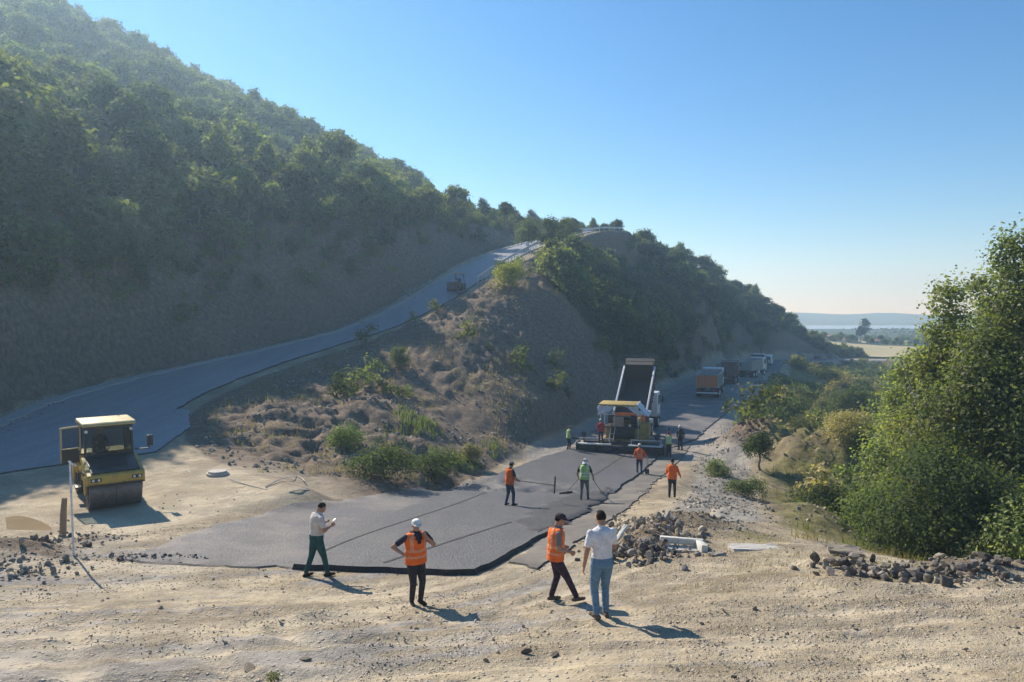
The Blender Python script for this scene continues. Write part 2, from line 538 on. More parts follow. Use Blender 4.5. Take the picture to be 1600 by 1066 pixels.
ROCK_C = stone_mat('grey_rubble', (0.12, 0.115, 0.105), (0.34, 0.32, 0.28))
GRAVEL = stone_mat('gravel_stone', (0.20, 0.165, 0.12), (0.50, 0.43, 0.32), rnd=0.9)
LEAF_HILL = leaf_mat('hill_leaf', (0.072, 0.095, 0.042), (0.19, 0.21, 0.088), 0.5, 0.022)
LEAF_DARK = leaf_mat('dark_leaf', (0.045, 0.062, 0.030), (0.11, 0.132, 0.058), 0.5, 0.022)
LEAF_BIG = leaf_mat('poplar_leaf', (0.12, 0.15, 0.058), (0.30, 0.32, 0.135), 0.55, 0.008, 0.5, 0.2)
LEAF_YEL = leaf_mat('turning_leaf', (0.17, 0.17, 0.035), (0.28, 0.25, 0.06), 0.5, 0.02)
LEAF_TAM = leaf_mat('feathery_leaf', (0.10, 0.125, 0.055), (0.20, 0.215, 0.105), 0.45, 0.02)
GRASS_DRY = leaf_mat('dry_grass_blade', (0.24, 0.20, 0.10), (0.42, 0.35, 0.19), 0.4, 0.015)
GRASS_GRN = leaf_mat('green_grass_blade', (0.08, 0.11, 0.03), (0.19, 0.22, 0.07), 0.45, 0.02)
# ================================================================ THE GROUND
UPC = np.array([(-5.5, 20.0, -6.45), (-10, 23.5, -6.6), (-16, 29, -6.6), (-20.5, 35, -6.3), (-23.2, 42, -5.9), (-23.6, 50, -5.2), (-22, 58, -4.3), (-18.6, 65.5, -3.1),
                (-14, 72.5, -1.5), (-10, 79, 0.7), (-6.8, 86.5, 3.3), (-3.2, 96, 6.3), (0.5, 107, 9.0), (6, 120, 11.8), (12, 132, 14.4), (18, 140.5, 15.4)])
UP = spline(UPC, 6)                                   # upper road, climbing past the hairpin
LOC = np.array([(-3.5, 20, -6.45), (0, 27, -7.4), (3.2, 37, -8.9), (6.8, 49, -9.7), (11.6, 62, -9.85), (17.2, 75, -9.8), (23, 90, -9.8), (31, 110, -10.2),
                (41, 135, -10.8), (54, 164, -11.6), (70, 190, -12.4), (95, 213, -13.2), (130, 228, -14.6), (180, 240, -16.5)])
LO = spline(LOC, 5)                                   # lower road

CP = [
 # the lay-by in front
 (-14, 0, -1.75), (0, 0, -1.7), (14, 0, -1.7), (-14, 4, -3.8), (0, 4, -3.55), (14, 4, -3.4), (-26, 2, -2.6), (26, 2, -2.4),
 (-8, 9, -4.65), (0, 9, -4.55), (8, 9, -4.4), (-15, 10, -5.0), (16, 10, -4.5),
 (1.6, 13.3, -5.45), (8, 12, -4.95), (8, 15, -5.25), (14, 14, -5.1), (-2, 15, -5.85), (-4.3, 17.2, -6.13), (0.9, 15.4, -5.85), (4.3, 18.5, -5.95),
 (-12, 15, -5.75), (-18, 20, -6.2), (-13, 25, -6.7), (-15, 22.6, -6.55), (-25, 26, -6.3), (-34, 22, -5.5), (-30, 12, -4.5),
 (3, 25, -7.05), (8.7, 22.3, -6.65), (8.7, 28.7, -7.6), (-1, 31, -8.15), (7.9, 36.6, -9.0), (6.9, 39.5, -9.0), (10.5, 46, -9.6), (13.5, 56, -9.8),
 # gully on the right
 (13, 19, -7.2), (16, 24, -9.3), (14, 31, -9.6), (20, 30, -11.5), (26, 40, -12.5), (19, 40, -10.8), (30, 60, -13), (22, 62, -11.2), (36, 85, -13), (24, 22, -9.5), (34, 30, -12.5), (60, 60, -15), (60, 120, -14),
 (45, 110, -12.0), (70, 165, -14), (110, 190, -17), (120, 120, -18), (60, 20, -10),
 # wedge between the two roads
 (-15.7, 33.9, -6.5), (-10.5, 33, -6.9), (-6, 33.2, -7.6), (-13, 40, -6.1), (-8, 40, -7.0), (-11.5, 48, -5.4), (-7, 47, -6.6), (-14, 56, -4.4), (-9.5, 57, -3.9), (-7, 64, -1.7), (-3, 71, 0.6), (1, 79, 2.9), (4, 88, 4.8),
 (-7.6, 29.2, -7.35), (-1.8, 39.7, -8.95), (2.4, 50, -9.65), (7.0, 62, -9.75), (12.5, 75, -9.75), (18, 90, -9.7), (26, 110, -10.1), (36, 135, -10.6), (49, 165, -11.4),
 (-2.8, 48, -8.1), (0.5, 57, -6.4), (3.5, 66, -5.2), (7.5, 77, -4.0), (12, 90, -3.0),
 # wooded spur on the right
 (8, 104, 7.0), (14, 116, 6.6), (18, 128, 7.8), (17, 108, 0.0), (27, 128, -1.0), (24, 148, 12.6), (33, 150, 7.8), (34, 139, 0.5), (49, 188, 10.6), (46, 163, -2.5), (71, 214, 2.2), (61, 187, -5.5), (88, 236, -7.6), (97, 245, -15), (50, 215, 8.5), (76, 250, -3), (110, 250, -17), (120, 262, -16), (155, 270, -16), (200, 275, -16), (140, 205, -17), (30, 180, 11),
 # hill on the left: top of the cut, slope, ridge
 (-27.5, 35, -6.0), (-33.5, 37, 1.5), (-28, 43, -5.7), (-33.5, 44, 4.2), (-28.5, 51, -5.0), (-33.5, 52, 5.8), (-27, 60, -4.0), (-31.5, 62, 6.4), (-23, 69, -2.8), (-27, 73, 5.2), (-18.5, 76, -1.2), (-21.5, 80, 6.6), (-14.3, 82.5, 1.0), (-17, 87, 8.3), (-11, 90, 3.7), (-13.5, 94.5, 9.8),
 (-7.6, 100, 6.8), (-10, 104, 11.6), (-3.8, 111, 9.4), (-6, 115, 13.4), (2, 124, 12.0), (0, 128.5, 15.0), (7.5, 134, 14.0), (5, 137, 13.8),
 (-37, 29, -4.3), (-46, 27, 0.5), (-42, 36, 5.5), (-52, 40, 12.5), (-45, 50, 12.5),
 (-12, 141, 17.8), (-43, 156, 33.5), (-89, 171, 58), (-113, 176, 71), (-160, 186, 73), (-230, 200, 72), (-60, 75, 23), (-73, 111, 35), (-43, 112, 22.5), (-110, 110, 51), (-90, 70, 34), (-100, 40, 26), (-160, 100, 66), (-25, 118, 18), (-20, 100, 14.5),
 (-40, 220, 40), (-120, 260, 66), (0, 200, 16), (-200, 40, 45), (-60, 0, 0), (-100, -20, 10), (0, -30, 0), (50, -30, 0), (-50, -30, 3),
]
CP = np.array(CP + [(p[0], p[1], p[2]) for p in UPC[1:]] + [tuple(p) for p in LOC])
_C2 = 3.0 ** 2
def _mq(x, y, cx, cy):
    return np.sqrt((x[:, None] - cx) ** 2 + (y[:, None] - cy) ** 2 + _C2)
_A = _mq(CP[:, 0], CP[:, 1], CP[:, 0], CP[:, 1])
_A[np.diag_indices(len(CP))] += -0.25                 # a little slack, so crowded points do not ring
_zm = CP[:, 2].mean()
_W = np.linalg.solve(_A, CP[:, 2] - _zm)

BUMPS = [  # x, y, height, sx, sy : heaps of earth
 (21.5, 47.5, 3.6, 4.2, 3.0), (18.0, 52.5, 2.6, 3.0, 3.0), (25.5, 44, 2.2, 4.0, 2.5), (14.2, 33.5, 0.9, 2.4, 2.4),
 (-12.6, 17.6, 0.55, 1.8, 1.3), (-14.3, 19.2, 0.35, 1.6, 0.7), (-11.4, 19.9, 0.28, 1.0, 0.6),
 (5.1, 21.2, 0.55, 1.3, 1.2), (3.7, 19.6, 0.40, 0.9, 0.9), (9.9, 15.05, 0.26, 1.7, 0.5), (-6.5, 41, 0.5, 3.0, 2.4), (-8.2, 45.5, 0.5, 3.4, 2.5),
]
RUTS = [np.array(p, float) for p in (
 [(-14, 11.0), (-8, 11.6), (-3, 13.2), (1, 16.0), (4, 20.5), (6.5, 27), (8.7, 34)],
 [(-13, 13.6), (-8, 13.7), (-4, 14.6), (-0.5, 16.6)],
 [(-12, 8.0), (-6, 9.4), (0, 10.9), (6, 11.4), (13, 11.0)],
 [(-9, 7.0), (-2, 8.6), (6, 9.3), (14, 9.2)],
 [(-3, 12.2), (3, 11.9), (9, 12.6), (15, 12.3)],
 [(1, 17), (5, 15.4), (9, 13.6), (15, 12.6)],
 [(-9, 21.5), (-13, 19.5), (-18, 18.5)],
 [(-2.5, 7.2), (-4.5, 9.2), (-6.6, 12.5), (-8.2, 16.5)])]
RUTS = [spline(r, 8) for r in RUTS]

def H_base(x, y):
    out = np.empty(len(x))
    for i in range(0, len(x), 20000):
        s = slice(i, i + 20000)
        out[s] = _mq(x[s], y[s], CP[:, 0], CP[:, 1]) @ _W + _zm
    return out

_px, _py = np.meshgrid(np.arange(-9, 13, 0.7), np.arange(17, 55, 0.7)); _px, _py = _px.ravel(), _py.ravel()
PAVED = np.array([(-9.9, 17.4), (-9.4, 22.3), (-8.3, 24.5), (-7.1, 25.9), (-5.6, 31.2), (-3.5, 34), (-1.4, 41), (1.8, 48.6), (4.3, 52.2), (9, 55.5), (13.6, 54.6), (8, 39), (4.7, 27), (2.4, 20.4), (1.3, 18), (0.3, 16.8), (-5.3, 17.2)])
PAVED_C = np.vstack([PAVED, PAVED[:1]])
def _quad(x, y):
    u, v = x / 10, (y - 30) / 15
    return np.stack([np.ones(len(x)), u, v, u * u, u * v, v * v, v ** 3], 1)
_pz = H_base(_px, _py)
def rut_profile(x, y):
    z = np.zeros(len(x)); tr = np.zeros(len(x))
    near = (y > 4) & (y < 40) & (np.abs(x) < 22)
    xs, ys = x[near], y[near]
    if len(xs) == 0: return z, tr
    zz = np.zeros(len(xs)); tt = np.zeros(len(xs))
    for k, r in enumerate(RUTS):
        d, side, _ = poly_dist(xs, ys, r)
        wob = 0.12 * fbm(xs * 0.7, ys * 0.7, 2, 60 + k)
        for off, w in ((0.85, 0.24), (-0.85, 0.24)):
            q = (d * side - off + wob) / w
            g = np.exp(-q * q)
            rim = np.exp(-(np.abs(q) - 1.5) ** 2 * 3)
            amp = 0.5 + 0.9 * np.clip(fbm(xs * 0.35, ys * 0.35, 2, 90 + k) + 0.4, 0, 1)
            zz += amp * (-0.035 * g + 0.028 * rim)
            tt = np.maximum(tt, amp * g * 0.8)
    z[near] = 1.5 * zz; tr[near] = np.clip(tt, 0, 1)
    return z, tr

def inside(poly, x, y):
    c = np.zeros(len(x), bool); j = len(poly) - 1
    for i in range(len(poly)):
        xi, yi = poly[i]; xj, yj = poly[j]
        m = ((yi > y) != (yj > y)) & (x < (xj - xi) * (y - yi) / (yj - yi + 1e-12) + xi)
        c ^= m; j = i
    return c

_pi = inside(PAVED, _px, _py)
_pq = np.linalg.lstsq(_quad(_px[_pi], _py[_pi]), _pz[_pi], rcond=None)[0]     # the rolled plane of the new road
def streaks(x, y):
    """drag marks left by wheels and blades: long in the driving direction"""
    out = np.zeros(len(x))
    m = (y > 4) & (y < 30) & (np.abs(x) < 24)
    if not m.any(): return out
    xs, ys = x[m], y[m]
    d0, s0, _ = poly_dist(xs, ys, RUTS[0]); d1, s1, _ = poly_dist(xs, ys, RUTS[4])
    a = fbm(d0 * s0 * 2.0, (xs + ys) * 0.13, 4, 601, 0.6); b = fbm(d1 * s1 * 2.2, xs * 0.12, 4, 602, 0.6)
    k = sstep(-2, 5, xs + 0.3 * (12 - ys))
    a = a + 0.5 * fbm(d0 * s0 * 5.5, (xs + ys) * 0.22, 2, 603); b = b + 0.5 * fbm(d1 * s1 * 5.5, xs * 0.2, 2, 604)
    out[m] = (a * (1 - k) + b * k) * (1 - sstep(20, 28, ys))
    return out

def H_all(x, y, fields=False):
    """height of the ground (world z) and, on request, what it is made of"""
    x = np.atleast_1d(np.asarray(x, float)); y = np.atleast_1d(np.asarray(y, float))
    far = np.hypot(x, y - 100)
    z = np.full(len(x), 0.0)
    nearm = far < 700
    z[nearm] = H_base(x[nearm], y[nearm])
    for bx, by, h, sx, sy in BUMPS:
        q = ((x - bx) / sx) ** 2 + ((y - by) / sy) ** 2
        z += h * np.exp(-q) * (1 + 0.5 * vnoise(x * 1.1, y * 1.1, 5))
    du, su, eu = poly_dist(x, y, UP)
    dl, sl, el = poly_dist(x, y, LO)
    # large relief of the wooded slopes
    hill = sstep(8, 24, np.where(su > 0, du, 0)) * sstep(25, 45, y) * sstep(-6, -22, x + 0.0 * y) + 0.35 * sstep(6, 16, dl) * sstep(95, 110, y) * (su < 0)
    z += hill * (1 - 0.9 * sstep(100, 140, y)) * (5.5 * (fbm(x / 40 + 3.1, y / 40, 3, 31) - 0.08))
    # road beds
    wl_ = 1.5 * (su > 0) * (1 - sstep(50, 70, y))      # wider on the inside of the hairpin
    ku = 1 - sstep(0, 2.3, du - 4.3 - wl_)
    ku = ku * sstep(20, 26, y)
    z = z * (1 - ku) + eu[:, 0] * ku
    kl = (1 - sstep(4.8, 8.0, dl)) * sstep(46, 56, y)
    z = z * (1 - kl) + el[:, 0] * kl
    # how smooth it is: roads and the rolled junction are smooth, slopes rough
    calm = np.maximum(np.maximum(1 - sstep(3.8, 5.4, du - wl_), (1 - sstep(4.6, 6.4, dl)) * sstep(14, 18, y)), 0)
    flat = np.exp(-(((x + 12) / 6.5) ** 4 + ((y - 26) / 6.0) ** 4))
    pv = np.zeros(len(x))
    nb = (x > -14) & (x < 18) & (y > 13) & (y < 60)
    if nb.any():
        dp, _, _ = poly_dist(x[nb], y[nb], PAVED_C)
        pv[nb] = np.where(inside(PAVED, x[nb], y[nb]), 1.0, 1 - sstep(0.1, 1.6, dp))
    z = z * (1 - pv) + (_quad(x, y) @ _pq) * pv
    calm = np.clip(np.maximum(np.maximum(calm, flat), pv), 0, 1)
    stk = streaks(x, y)
    steep = np.clip(sstep(30, 38, y) * (1 - calm), 0, 1)
    rough = 1 - calm
    z += rough * (0.08 * fbm(x * 0.45, y * 0.45, 3, 1) + 0.04 * fbm(x * 1.7, y * 1.7, 3, 8) + 0.028 * fbm(x * 6.5, y * 6.5, 2, 15))
    z += steep * (0.55 * fbm(x * 0.16, y * 0.16, 4, 21) + 0.16 * fbm(x * 0.8, y * 0.8, 3, 24))
    # gullies washed down the bare cuts
    cut = sstep(5.2, 7.5, du) * (1 - sstep(16, 22, du)) * (y > 34)
    z += -0.9 * cut * np.abs(fbm(x * 0.55 + y * 0.2, y * 0.55 - x * 0.2, 3, 44))
    rz, tr = rut_profile(x, y)
    z += (rz + 0.03 * stk) * rough
    # beyond the hills the land falls to the coastal plain
    fz = -15.5 - 0.8 * sstep(250, 500, far) + 1.0 * fbm(x / 160, y / 160, 3, 70) * (1 - sstep(500, 900, far))
    kf = sstep(185, 330, far)
    lefthill = sstep(0, -60, x) * (1 - sstep(250, 600, far))
    kf = kf * (1 - lefthill)
    z = z * (1 - kf) + fz * kf
    z = np.where(nearm, z, fz)
    if not fields:
        return z + CZ
    n1 = fbm(x * 0.12, y * 0.12, 3, 200); n2 = fbm(x * 0.5, y * 0.5, 3, 210)
    grey = np.zeros(len(x)); brown = np.zeros(len(x)); wood = np.zeros(len(x)); grassy = np.zeros(len(x)); farm = np.zeros(len(x))
    # grey crushed stone: verge right of the paving, left corner, dusty patches up front
    band = np.exp(-((dl * -sl - 7.2) / 1.8) ** 2) * sstep(21, 26, y) * (1 - sstep(66, 80, y))
    grey = np.maximum(grey, band * 1.1)
    grey = np.maximum(grey, np.clip(0.38 + 1.3 * n1 + 0.8 * n2, 0, 0.8) * (1 - sstep(19, 24, y)) * sstep(6, -6, x))
    grey = np.maximum(grey, np.clip(0.35 + 2.2 * stk + 0.5 * n1, 0, 0.9) * (1 - sstep(19, 24, y)) * (0.45 + 0.55 * sstep(6, -6, x)))
    tr = np.maximum(tr, np.clip(-2.0 * stk - 0.05, 0, 0.85) * (1 - sstep(19, 24, y)))
    tr = np.maximum(tr, np.clip(flat * (1.0 + 1.2 * n2), 0, 1) * (1 - pv))
    grey = grey * (1 - 0.8 * flat)
    grey = np.maximum(grey, (1 - sstep(4.6, 6.6, dl)) * sstep(44, 50, y))
    grey = np.maximum(grey, np.exp(-(((x + 12.5) / 2.0) ** 2 + ((y - 17.3) / 1.2) ** 2)))
    # dark earth: the wedge, the cut slopes, heaps
    wedge = (su < 0) * sstep(4.0, 5.0, du) * sstep(5.2, 6.6, dl) * (sl > 0) * (y > 28)
    brown = np.maximum(brown, wedge)
    brown = np.maximum(brown, (su > 0) * sstep(4.2, 4.8, du - wl_) * sstep(30, 36, y))
    for bx, by, h, sx, sy in BUMPS[:10]:
        brown = np.maximum(brown, 1.0 * np.exp(-(((x - bx) / sx) ** 2 + ((y - by) / sy) ** 2) * 0.7))
    gul = (sl < 0) * sstep(7.5, 11, dl) * sstep(16, 22, y) * (x > 6)
    brown = np.maximum(brown, np.clip(gul * (0.35 + 1.4 * n2), 0, 0.8))
    grassy = np.maximum(grassy, np.clip(gul * (0.55 + 1.5 * n1 + 0.35 * sstep(60, 75, y)), 0, 1))
    grassy = np.maximum(grassy, np.clip(sstep(4, 8, x) * sstep(13.2, 14.2, y) * (1 - sstep(20, 24, y)) * (0.25 + 1.3 * n2), 0, 0.55))
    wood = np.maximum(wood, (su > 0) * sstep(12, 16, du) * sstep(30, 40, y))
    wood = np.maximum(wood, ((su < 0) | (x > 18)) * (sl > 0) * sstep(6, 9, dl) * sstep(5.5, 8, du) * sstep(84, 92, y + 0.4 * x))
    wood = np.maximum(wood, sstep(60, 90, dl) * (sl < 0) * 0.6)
    farm = sstep(190, 300, far) * (1 - lefthill)
    zc = lambda a: np.clip(a, 0, 1)
    return z + CZ, [zc(a) for a in (grey, brown, wood, tr, grassy, farm)]

def H(x, y):
    return float(H_all([x], [y])[0])

_cp, _sp = math.cos(PITCH), math.sin(PITCH)
def ray(px, py):
    a = (px - W_PX / 2) / F_PX; b = -(py - H_PX / 2) / F_PX
    # camera right = +X, up tilted, forward tilted down
    return np.array([a, _cp + b * _sp, -_sp + b * _cp])

def at(px, py, d):
    """the point seen at that pixel at distance d along Y"""
    v = ray(px, py); v = v * (d / v[1])
    return Vector((v[0], v[1], v[2] + CZ))

_TS = np.concatenate([np.linspace(6, 60, 700), np.geomspace(60.1, 4000, 500)])
def ground(px, py, lo=6.0):
    """where the line of sight first meets the ground"""
    v = ray(px, py)
    t = _TS[_TS >= lo] / v[1]
    gx = v[0] * t; gy = v[1] * t; gz = v[2] * t + CZ
    d = gz - H_all(gx, gy)
    i = int(np.argmax(d < 0)) if (d < 0).any() else len(t) - 1
    if i == 0: return Vector((gx[0], gy[0], H(gx[0], gy[0])))
    k = d[i - 1] / (d[i - 1] - d[i])
    tt = t[i - 1] + (t[i] - t[i - 1]) * k
    X, Y = v[0] * tt, v[1] * tt
    return Vector((X, Y, H(X, Y)))

def axis(fine, coarse):
    """coordinates with the given (start, end, step) runs"""
    out = []
    for a, b, s in fine:
        out.append(np.arange(a, b - 1e-6, s))
    return np.unique(np.round(np.concatenate(out + [np.array(coarse, float)]), 4))

def geo_run(a, b, s0, g):
    o = []; p = a; s = s0; sg = 1 if b > a else -1
    while (b - p) * sg > 0:
        p += sg * s; s *= g; o.append(p)
    return o

gx = axis([(-40, -16, 0.5), (-16, 16, 0.14), (16, 44, 0.5), (44, 110, 1.5)], geo_run(-40, -260, 1.0, 1.012) + geo_run(110, 4300, 2.0, 1.09) + geo_run(-260, -4300, 6.0, 1.13))
gy = axis([(-12, 7, 0.6), (7, 21, 0.14), (21, 44, 0.24), (44, 96, 0.5), (96, 240, 1.3)], geo_run(240, 4300, 2.0, 1.08) + geo_run(-12, -400, 1.5, 1.15))
GX, GY = np.meshgrid(gx, gy)
vx, vy = GX.ravel(), GY.ravel()
vz, FL = H_all(vx, vy, True)
nx, ny = len(gx), len(gy)
ii = (np.arange(ny - 1)[:, None] * nx + np.arange(nx - 1)[None, :]).ravel()
fc = np.stack([ii, ii + 1, ii + 1 + nx, ii + nx], 1)
tme = np_mesh('ground', np.stack([vx, vy, vz], 1), fc, EARTH, smooth=True)
for nm, cols in (('zone_a', FL[:3]), ('zone_b', FL[3:])):
    at_ = tme.color_attributes.new(nm, 'FLOAT_COLOR', 'POINT')
    buf = np.ones((len(vx), 4), dtype=np.float32)
    for k in range(3): buf[:, k] = cols[k]
    at_.data.foreach_set('color', buf.ravel())
tag(link('ground', tme), kind='structure')

# ---------------------------------------------------------------- paving
def slab(name, poly, off, thick, m, step=0.45, m_edge=None, wob=0.04, zf=None, flare=0.12):
    """a course of paving: outline draped on the ground, with an uneven edge of real thickness"""
    P = np.asarray(poly, float)
    # refine and roughen the outline
    out = []
    for i in range(len(P)):
        a, b = P[i], P[(i + 1) % len(P)]
        n = max(1, int(np.hypot(*(b - a)) / (step * 0.6)))
        for k in range(n): out.append(a + (b - a) * k / n)
    O = np.array(out)
    O = O + wob * np.stack([vnoise(O[:, 0] * 2.3, O[:, 1] * 2.3, 301), vnoise(O[:, 0] * 2.3, O[:, 1] * 2.3, 302)], 1) * 2
    x0, y0 = O.min(0); x1, y1 = O.max(0)
    X, Y = np.meshgrid(np.arange(x0, x1, step), np.arange(y0, y1, step))
    X = X.ravel() + 0.1 * step * np.sin(Y.ravel() * 7); Y = Y.ravel()
    k = inside(O, X, Y)
    d, _, _ = poly_dist(X[k], Y[k], np.vstack([O, O[:1]]))
    I = np.stack([X[k], Y[k]], 1)[d > step * 0.45]
    V2 = np.vstack([O, I]); n = len(O)
    r = delaunay_2d_cdt([Vector(v) for v in V2], [], [list(range(n))], 1, 1e-4)
    v2 = np.array([(v.x, v.y) for v in r[0]]); tris = np.array([list(f) for f in r[2] if len(f) == 3])
    zz = (H_all(v2[:, 0], v2[:, 1]) if zf is None else zf(v2[:, 0], v2[:, 1])) + off
    top = np.column_stack([v2, zz])
    # boundary edges of the triangulation
    E = {}
    for t in tris:
        for a, b in ((t[0], t[1]), (t[1], t[2]), (t[2], t[0])):
            E[(a, b)] = 1
    bd = [(a, b) for (a, b) in E if (b, a) not in E]
    bi = sorted({a for e in bd for a in e}); mp = {a: i + len(top) for i, a in enumerate(bi)}
    cen = v2.mean(0)
    low = top[bi].copy(); low[:, 2] -= thick
    area = 0.5 * np.sum(O[:, 0] * np.roll(O[:, 1], -1) - np.roll(O[:, 0], -1) * O[:, 1])
    tg = np.roll(O, -2, 0) - np.roll(O, 2, 0); tg /= np.linalg.norm(tg, axis=1)[:, None] + 1e-9
    on = np.stack([tg[:, 1], -tg[:, 0]], 1) * np.sign(area)
    for r_, a in enumerate(bi):
        j_ = int(np.argmin(((O - v2[a]) ** 2).sum(1)))
        low[r_, :2] += on[j_] * flare * (0.6 + 1.2 * (float(vnoise(np.array([v2[a][0] * 3.0]), np.array([v2[a][1] * 3.0]), 305)[0]) + 0.5))
    F = [tuple(t) for t in tris]; mi = [0] * len(F)
    for a, b in bd:
        F.append((b, a, mp[a])); F.append((b, mp[a], mp[b])); mi += [1, 1]
    me = np_mesh(name, np.vstack([top, low]), F, [m, m_edge or m], smooth=True, mat_idx=mi)
    me.set_sharp_from_angle(angle=R(40))
    return tag(link(name, me), kind='structure')

def G2(pts): return [tuple(ground(*p)[:2]) for p in pts]

ribbon_old = G2([(188, 877), (330, 826), (420, 801), (490, 784), (600, 772), (690, 765), (770, 743), (850, 717), (900, 703), (985, 697), (1000, 722), (950, 765), (850, 820), (770, 868), (720, 889), (620, 890), (450, 888), (330, 884)])
slab('lower_asphalt_course', ribbon_old, 0.04, 0.25, ASPH_OLD, 0.5, ASPH_DUST, wob=0.16, flare=0.3)
newp = G2([(462, 889), (545, 893), (620, 896), (700, 899), (738, 898), (765, 888), (800, 868), (870, 828), (960, 772), (1030, 712), (1043, 699), (985, 694), (898, 702), (850, 716), (790, 738), (720, 768), (640, 795), (540, 838)])
slab('fresh_asphalt_course', newp, 0.135, 0.30, ASPH_NEW, 0.4, ASPH_EDGE, wob=0.07, flare=0.09)
raked = G2([(800, 824), (838, 800), (890, 778), (935, 766), (958, 773), (905, 806), (868, 828), (835, 838)])
slab('raked_asphalt', raked, 0.153, 0.05, ASPH_RAKED, 0.3, ASPH_RAKED, wob=0.25, flare=0.1)
strip = G2([(800, 880), (835, 856), (890, 820), (940, 780), (1005, 725), (1030, 703), (1078, 697), (1022, 754), (980, 796), (912, 842), (862, 874), (838, 890)])
slab('side_asphalt_strip', strip, 0.045, 0.25, ASPH_DUST, 0.4, ASPH_EDGE, wob=0.12)
# road base beyond the paver
rp = np.array(G2([(1046, 703), (1080, 690), (1112, 664), (1160, 632), (1172, 613), (1186, 600), (1216, 582), (1256, 568), (1300, 562)]))
tn = np.gradient(rp, axis=0); tn /= np.linalg.norm(tn, axis=1)[:, None]
lpp = rp + np.stack([-tn[:, 1], tn[:, 0]], 1) * 8.6
slab('road_base_course', np.vstack([rp, lpp[::-1]]), 0.08, 0.35, ASPH_OLD, 1.2, ASPH_EDGE, wob=0.15)

def ribbon(name, path, o0, o1, dz, thick, m, i0=0, i1=None, cross=2, m_edge=None, jit=0.0):
    P = path[i0:i1]
    t = np.gradient(P[:, :2], axis=0); t /= np.linalg.norm(t, axis=1)[:, None]
    nrm = np.stack([-t[:, 1], t[:, 0]], 1)
    wf = 1 - 0.2 * sstep(48, 78, P[:, 1])        # the road narrows as it climbs
    V = []; n = len(P)
    for k in range(cross + 1):
        o = o0 + (o1 - o0) * k / cross
        j = jit * vnoise(np.arange(n) * 0.37, np.full(n, o * 3.1), 77) * 2 if k in (0, cross) else 0
        q = P[:, :2] + nrm * (o * wf * (1 + (0.40 * (1 - sstep(46, 68, P[:, 1])) if o > 0 else 0)) + (0 if np.isscalar(j) else j))[:, None]
        V.append(np.column_stack([q, P[:, 2] + CZ + dz * (0.55 + 0.45 * sstep(42, 46, P[:, 1]))]))
    V.insert(0, V[0] - [0, 0, thick]); V.append(V[-1] - [0, 0, thick])
    c = len(V); V = np.concatenate(V)
    F = []; mi = []
    for k in range(c - 1):
        for i in range(n - 1):
            F.append((k * n + i, k * n + i + 1, (k + 1) * n + i + 1, (k + 1) * n + i)); mi.append(1 if k in (0, c - 2) else 0)
    me = np_mesh(name, V, np.array(F)[:, ::-1], [m, m_edge or m], smooth=True, mat_idx=mi)
    me.set_sharp_from_angle(angle=R(40))
    return tag(link(name, me), kind='structure')

UPF = spline(UPC, 24)
i_s = int(np.argmin(np.abs(UPF[:, 1] - 42.0)))
ribbon('upper_road', UPF, -3.4, 3.2, 0.13, 0.4, ASPH_UP, i_s, -2, 6, ASPH_EDGE, 0.12)
ribbon('stone_gutter', UPF, 3.25, 3.95, 0.20, 0.5, stone_mat('gutter_stone', (0.30, 0.29, 0.26), (0.58, 0.56, 0.51), 2.0), i_s - 26, -3, 2, None, 0.22)

apron = [(-16.5, 34.0), (-16.9, 36.2), (-17.6, 40.0), (-19.4, 44.0), (-23.6, 43.9), (-27.6, 43.6), (-27.2, 40), (-26.3, 36), (-26.0, 31.5), (-23.5, 28.0), (-20.8, 29.4), (-19.2, 31.3), (-17.6, 32.9)]
slab('junction_asphalt', apron, 0.06, 0.3, ASPH_UP, 0.5, ASPH_EDGE, wob=0.05, flare=0.10)
# wheel and joint lines in the fresh paving
def seam(pts, w, off=0.147):
    P = spline(np.array(G2(pts)), 8)
    t = np.gradient(P, axis=0); t /= np.linalg.norm(t, axis=1)[:, None]
    nn = np.stack([-t[:, 1], t[:, 0]], 1)
    ww = w * (1 + 0.7 * vnoise(P[:, 0] * 3, P[:, 1] * 3, 9))[:, None]
    A = P + nn * ww; B = P - nn * ww
    V = np.vstack([np.column_stack([A, H_all(A[:, 0], A[:, 1]) + off]), np.column_stack([B, H_all(B[:, 0], B[:, 1]) + off])])
    n = len(P)
    F = [(i, i + n, i + n + 1, i + 1) for i in range(n - 1)]
    tag(link('paving_joint', np_mesh('paving_joint', V, F, ASPH_EDGE)), kind='structure')
seam([(600, 888), (690, 858), (780, 828), (800, 822)], 0.05)
seam([(500, 872), (560, 846), (640, 818), (720, 790), (790, 762)], 0.03)
seam([(925, 748), (960, 725), (992, 703)], 0.03)

# muddy puddle in the left corner
pp = G2([(8, 812), (30, 810), (58, 816), (80, 826), (72, 834), (40, 836), (15, 828)])
pz = min(H(*p) for p in pp) + 0.03
cx, cy = np.mean(pp, 0)
PV = [(cx, cy)] + [tuple(p) for p in spline(np.array(pp + pp[:1]), 5)[:-1]]
nP = len(PV) - 1
pf = [(0, 1 + i, 1 + (i + 1) % nP) for i in range(nP)]
# follows the ground by the rim, level inside
pzv = [pz + 0.05] * (nP + 1)
tag(link('puddle', np_mesh('puddle', [(p[0], p[1], z) for p, z in zip(PV, pzv)], pf, water_mat('muddy_water', (0.36, 0.27, 0.16), 0.06, 0.05))), kind='structure')
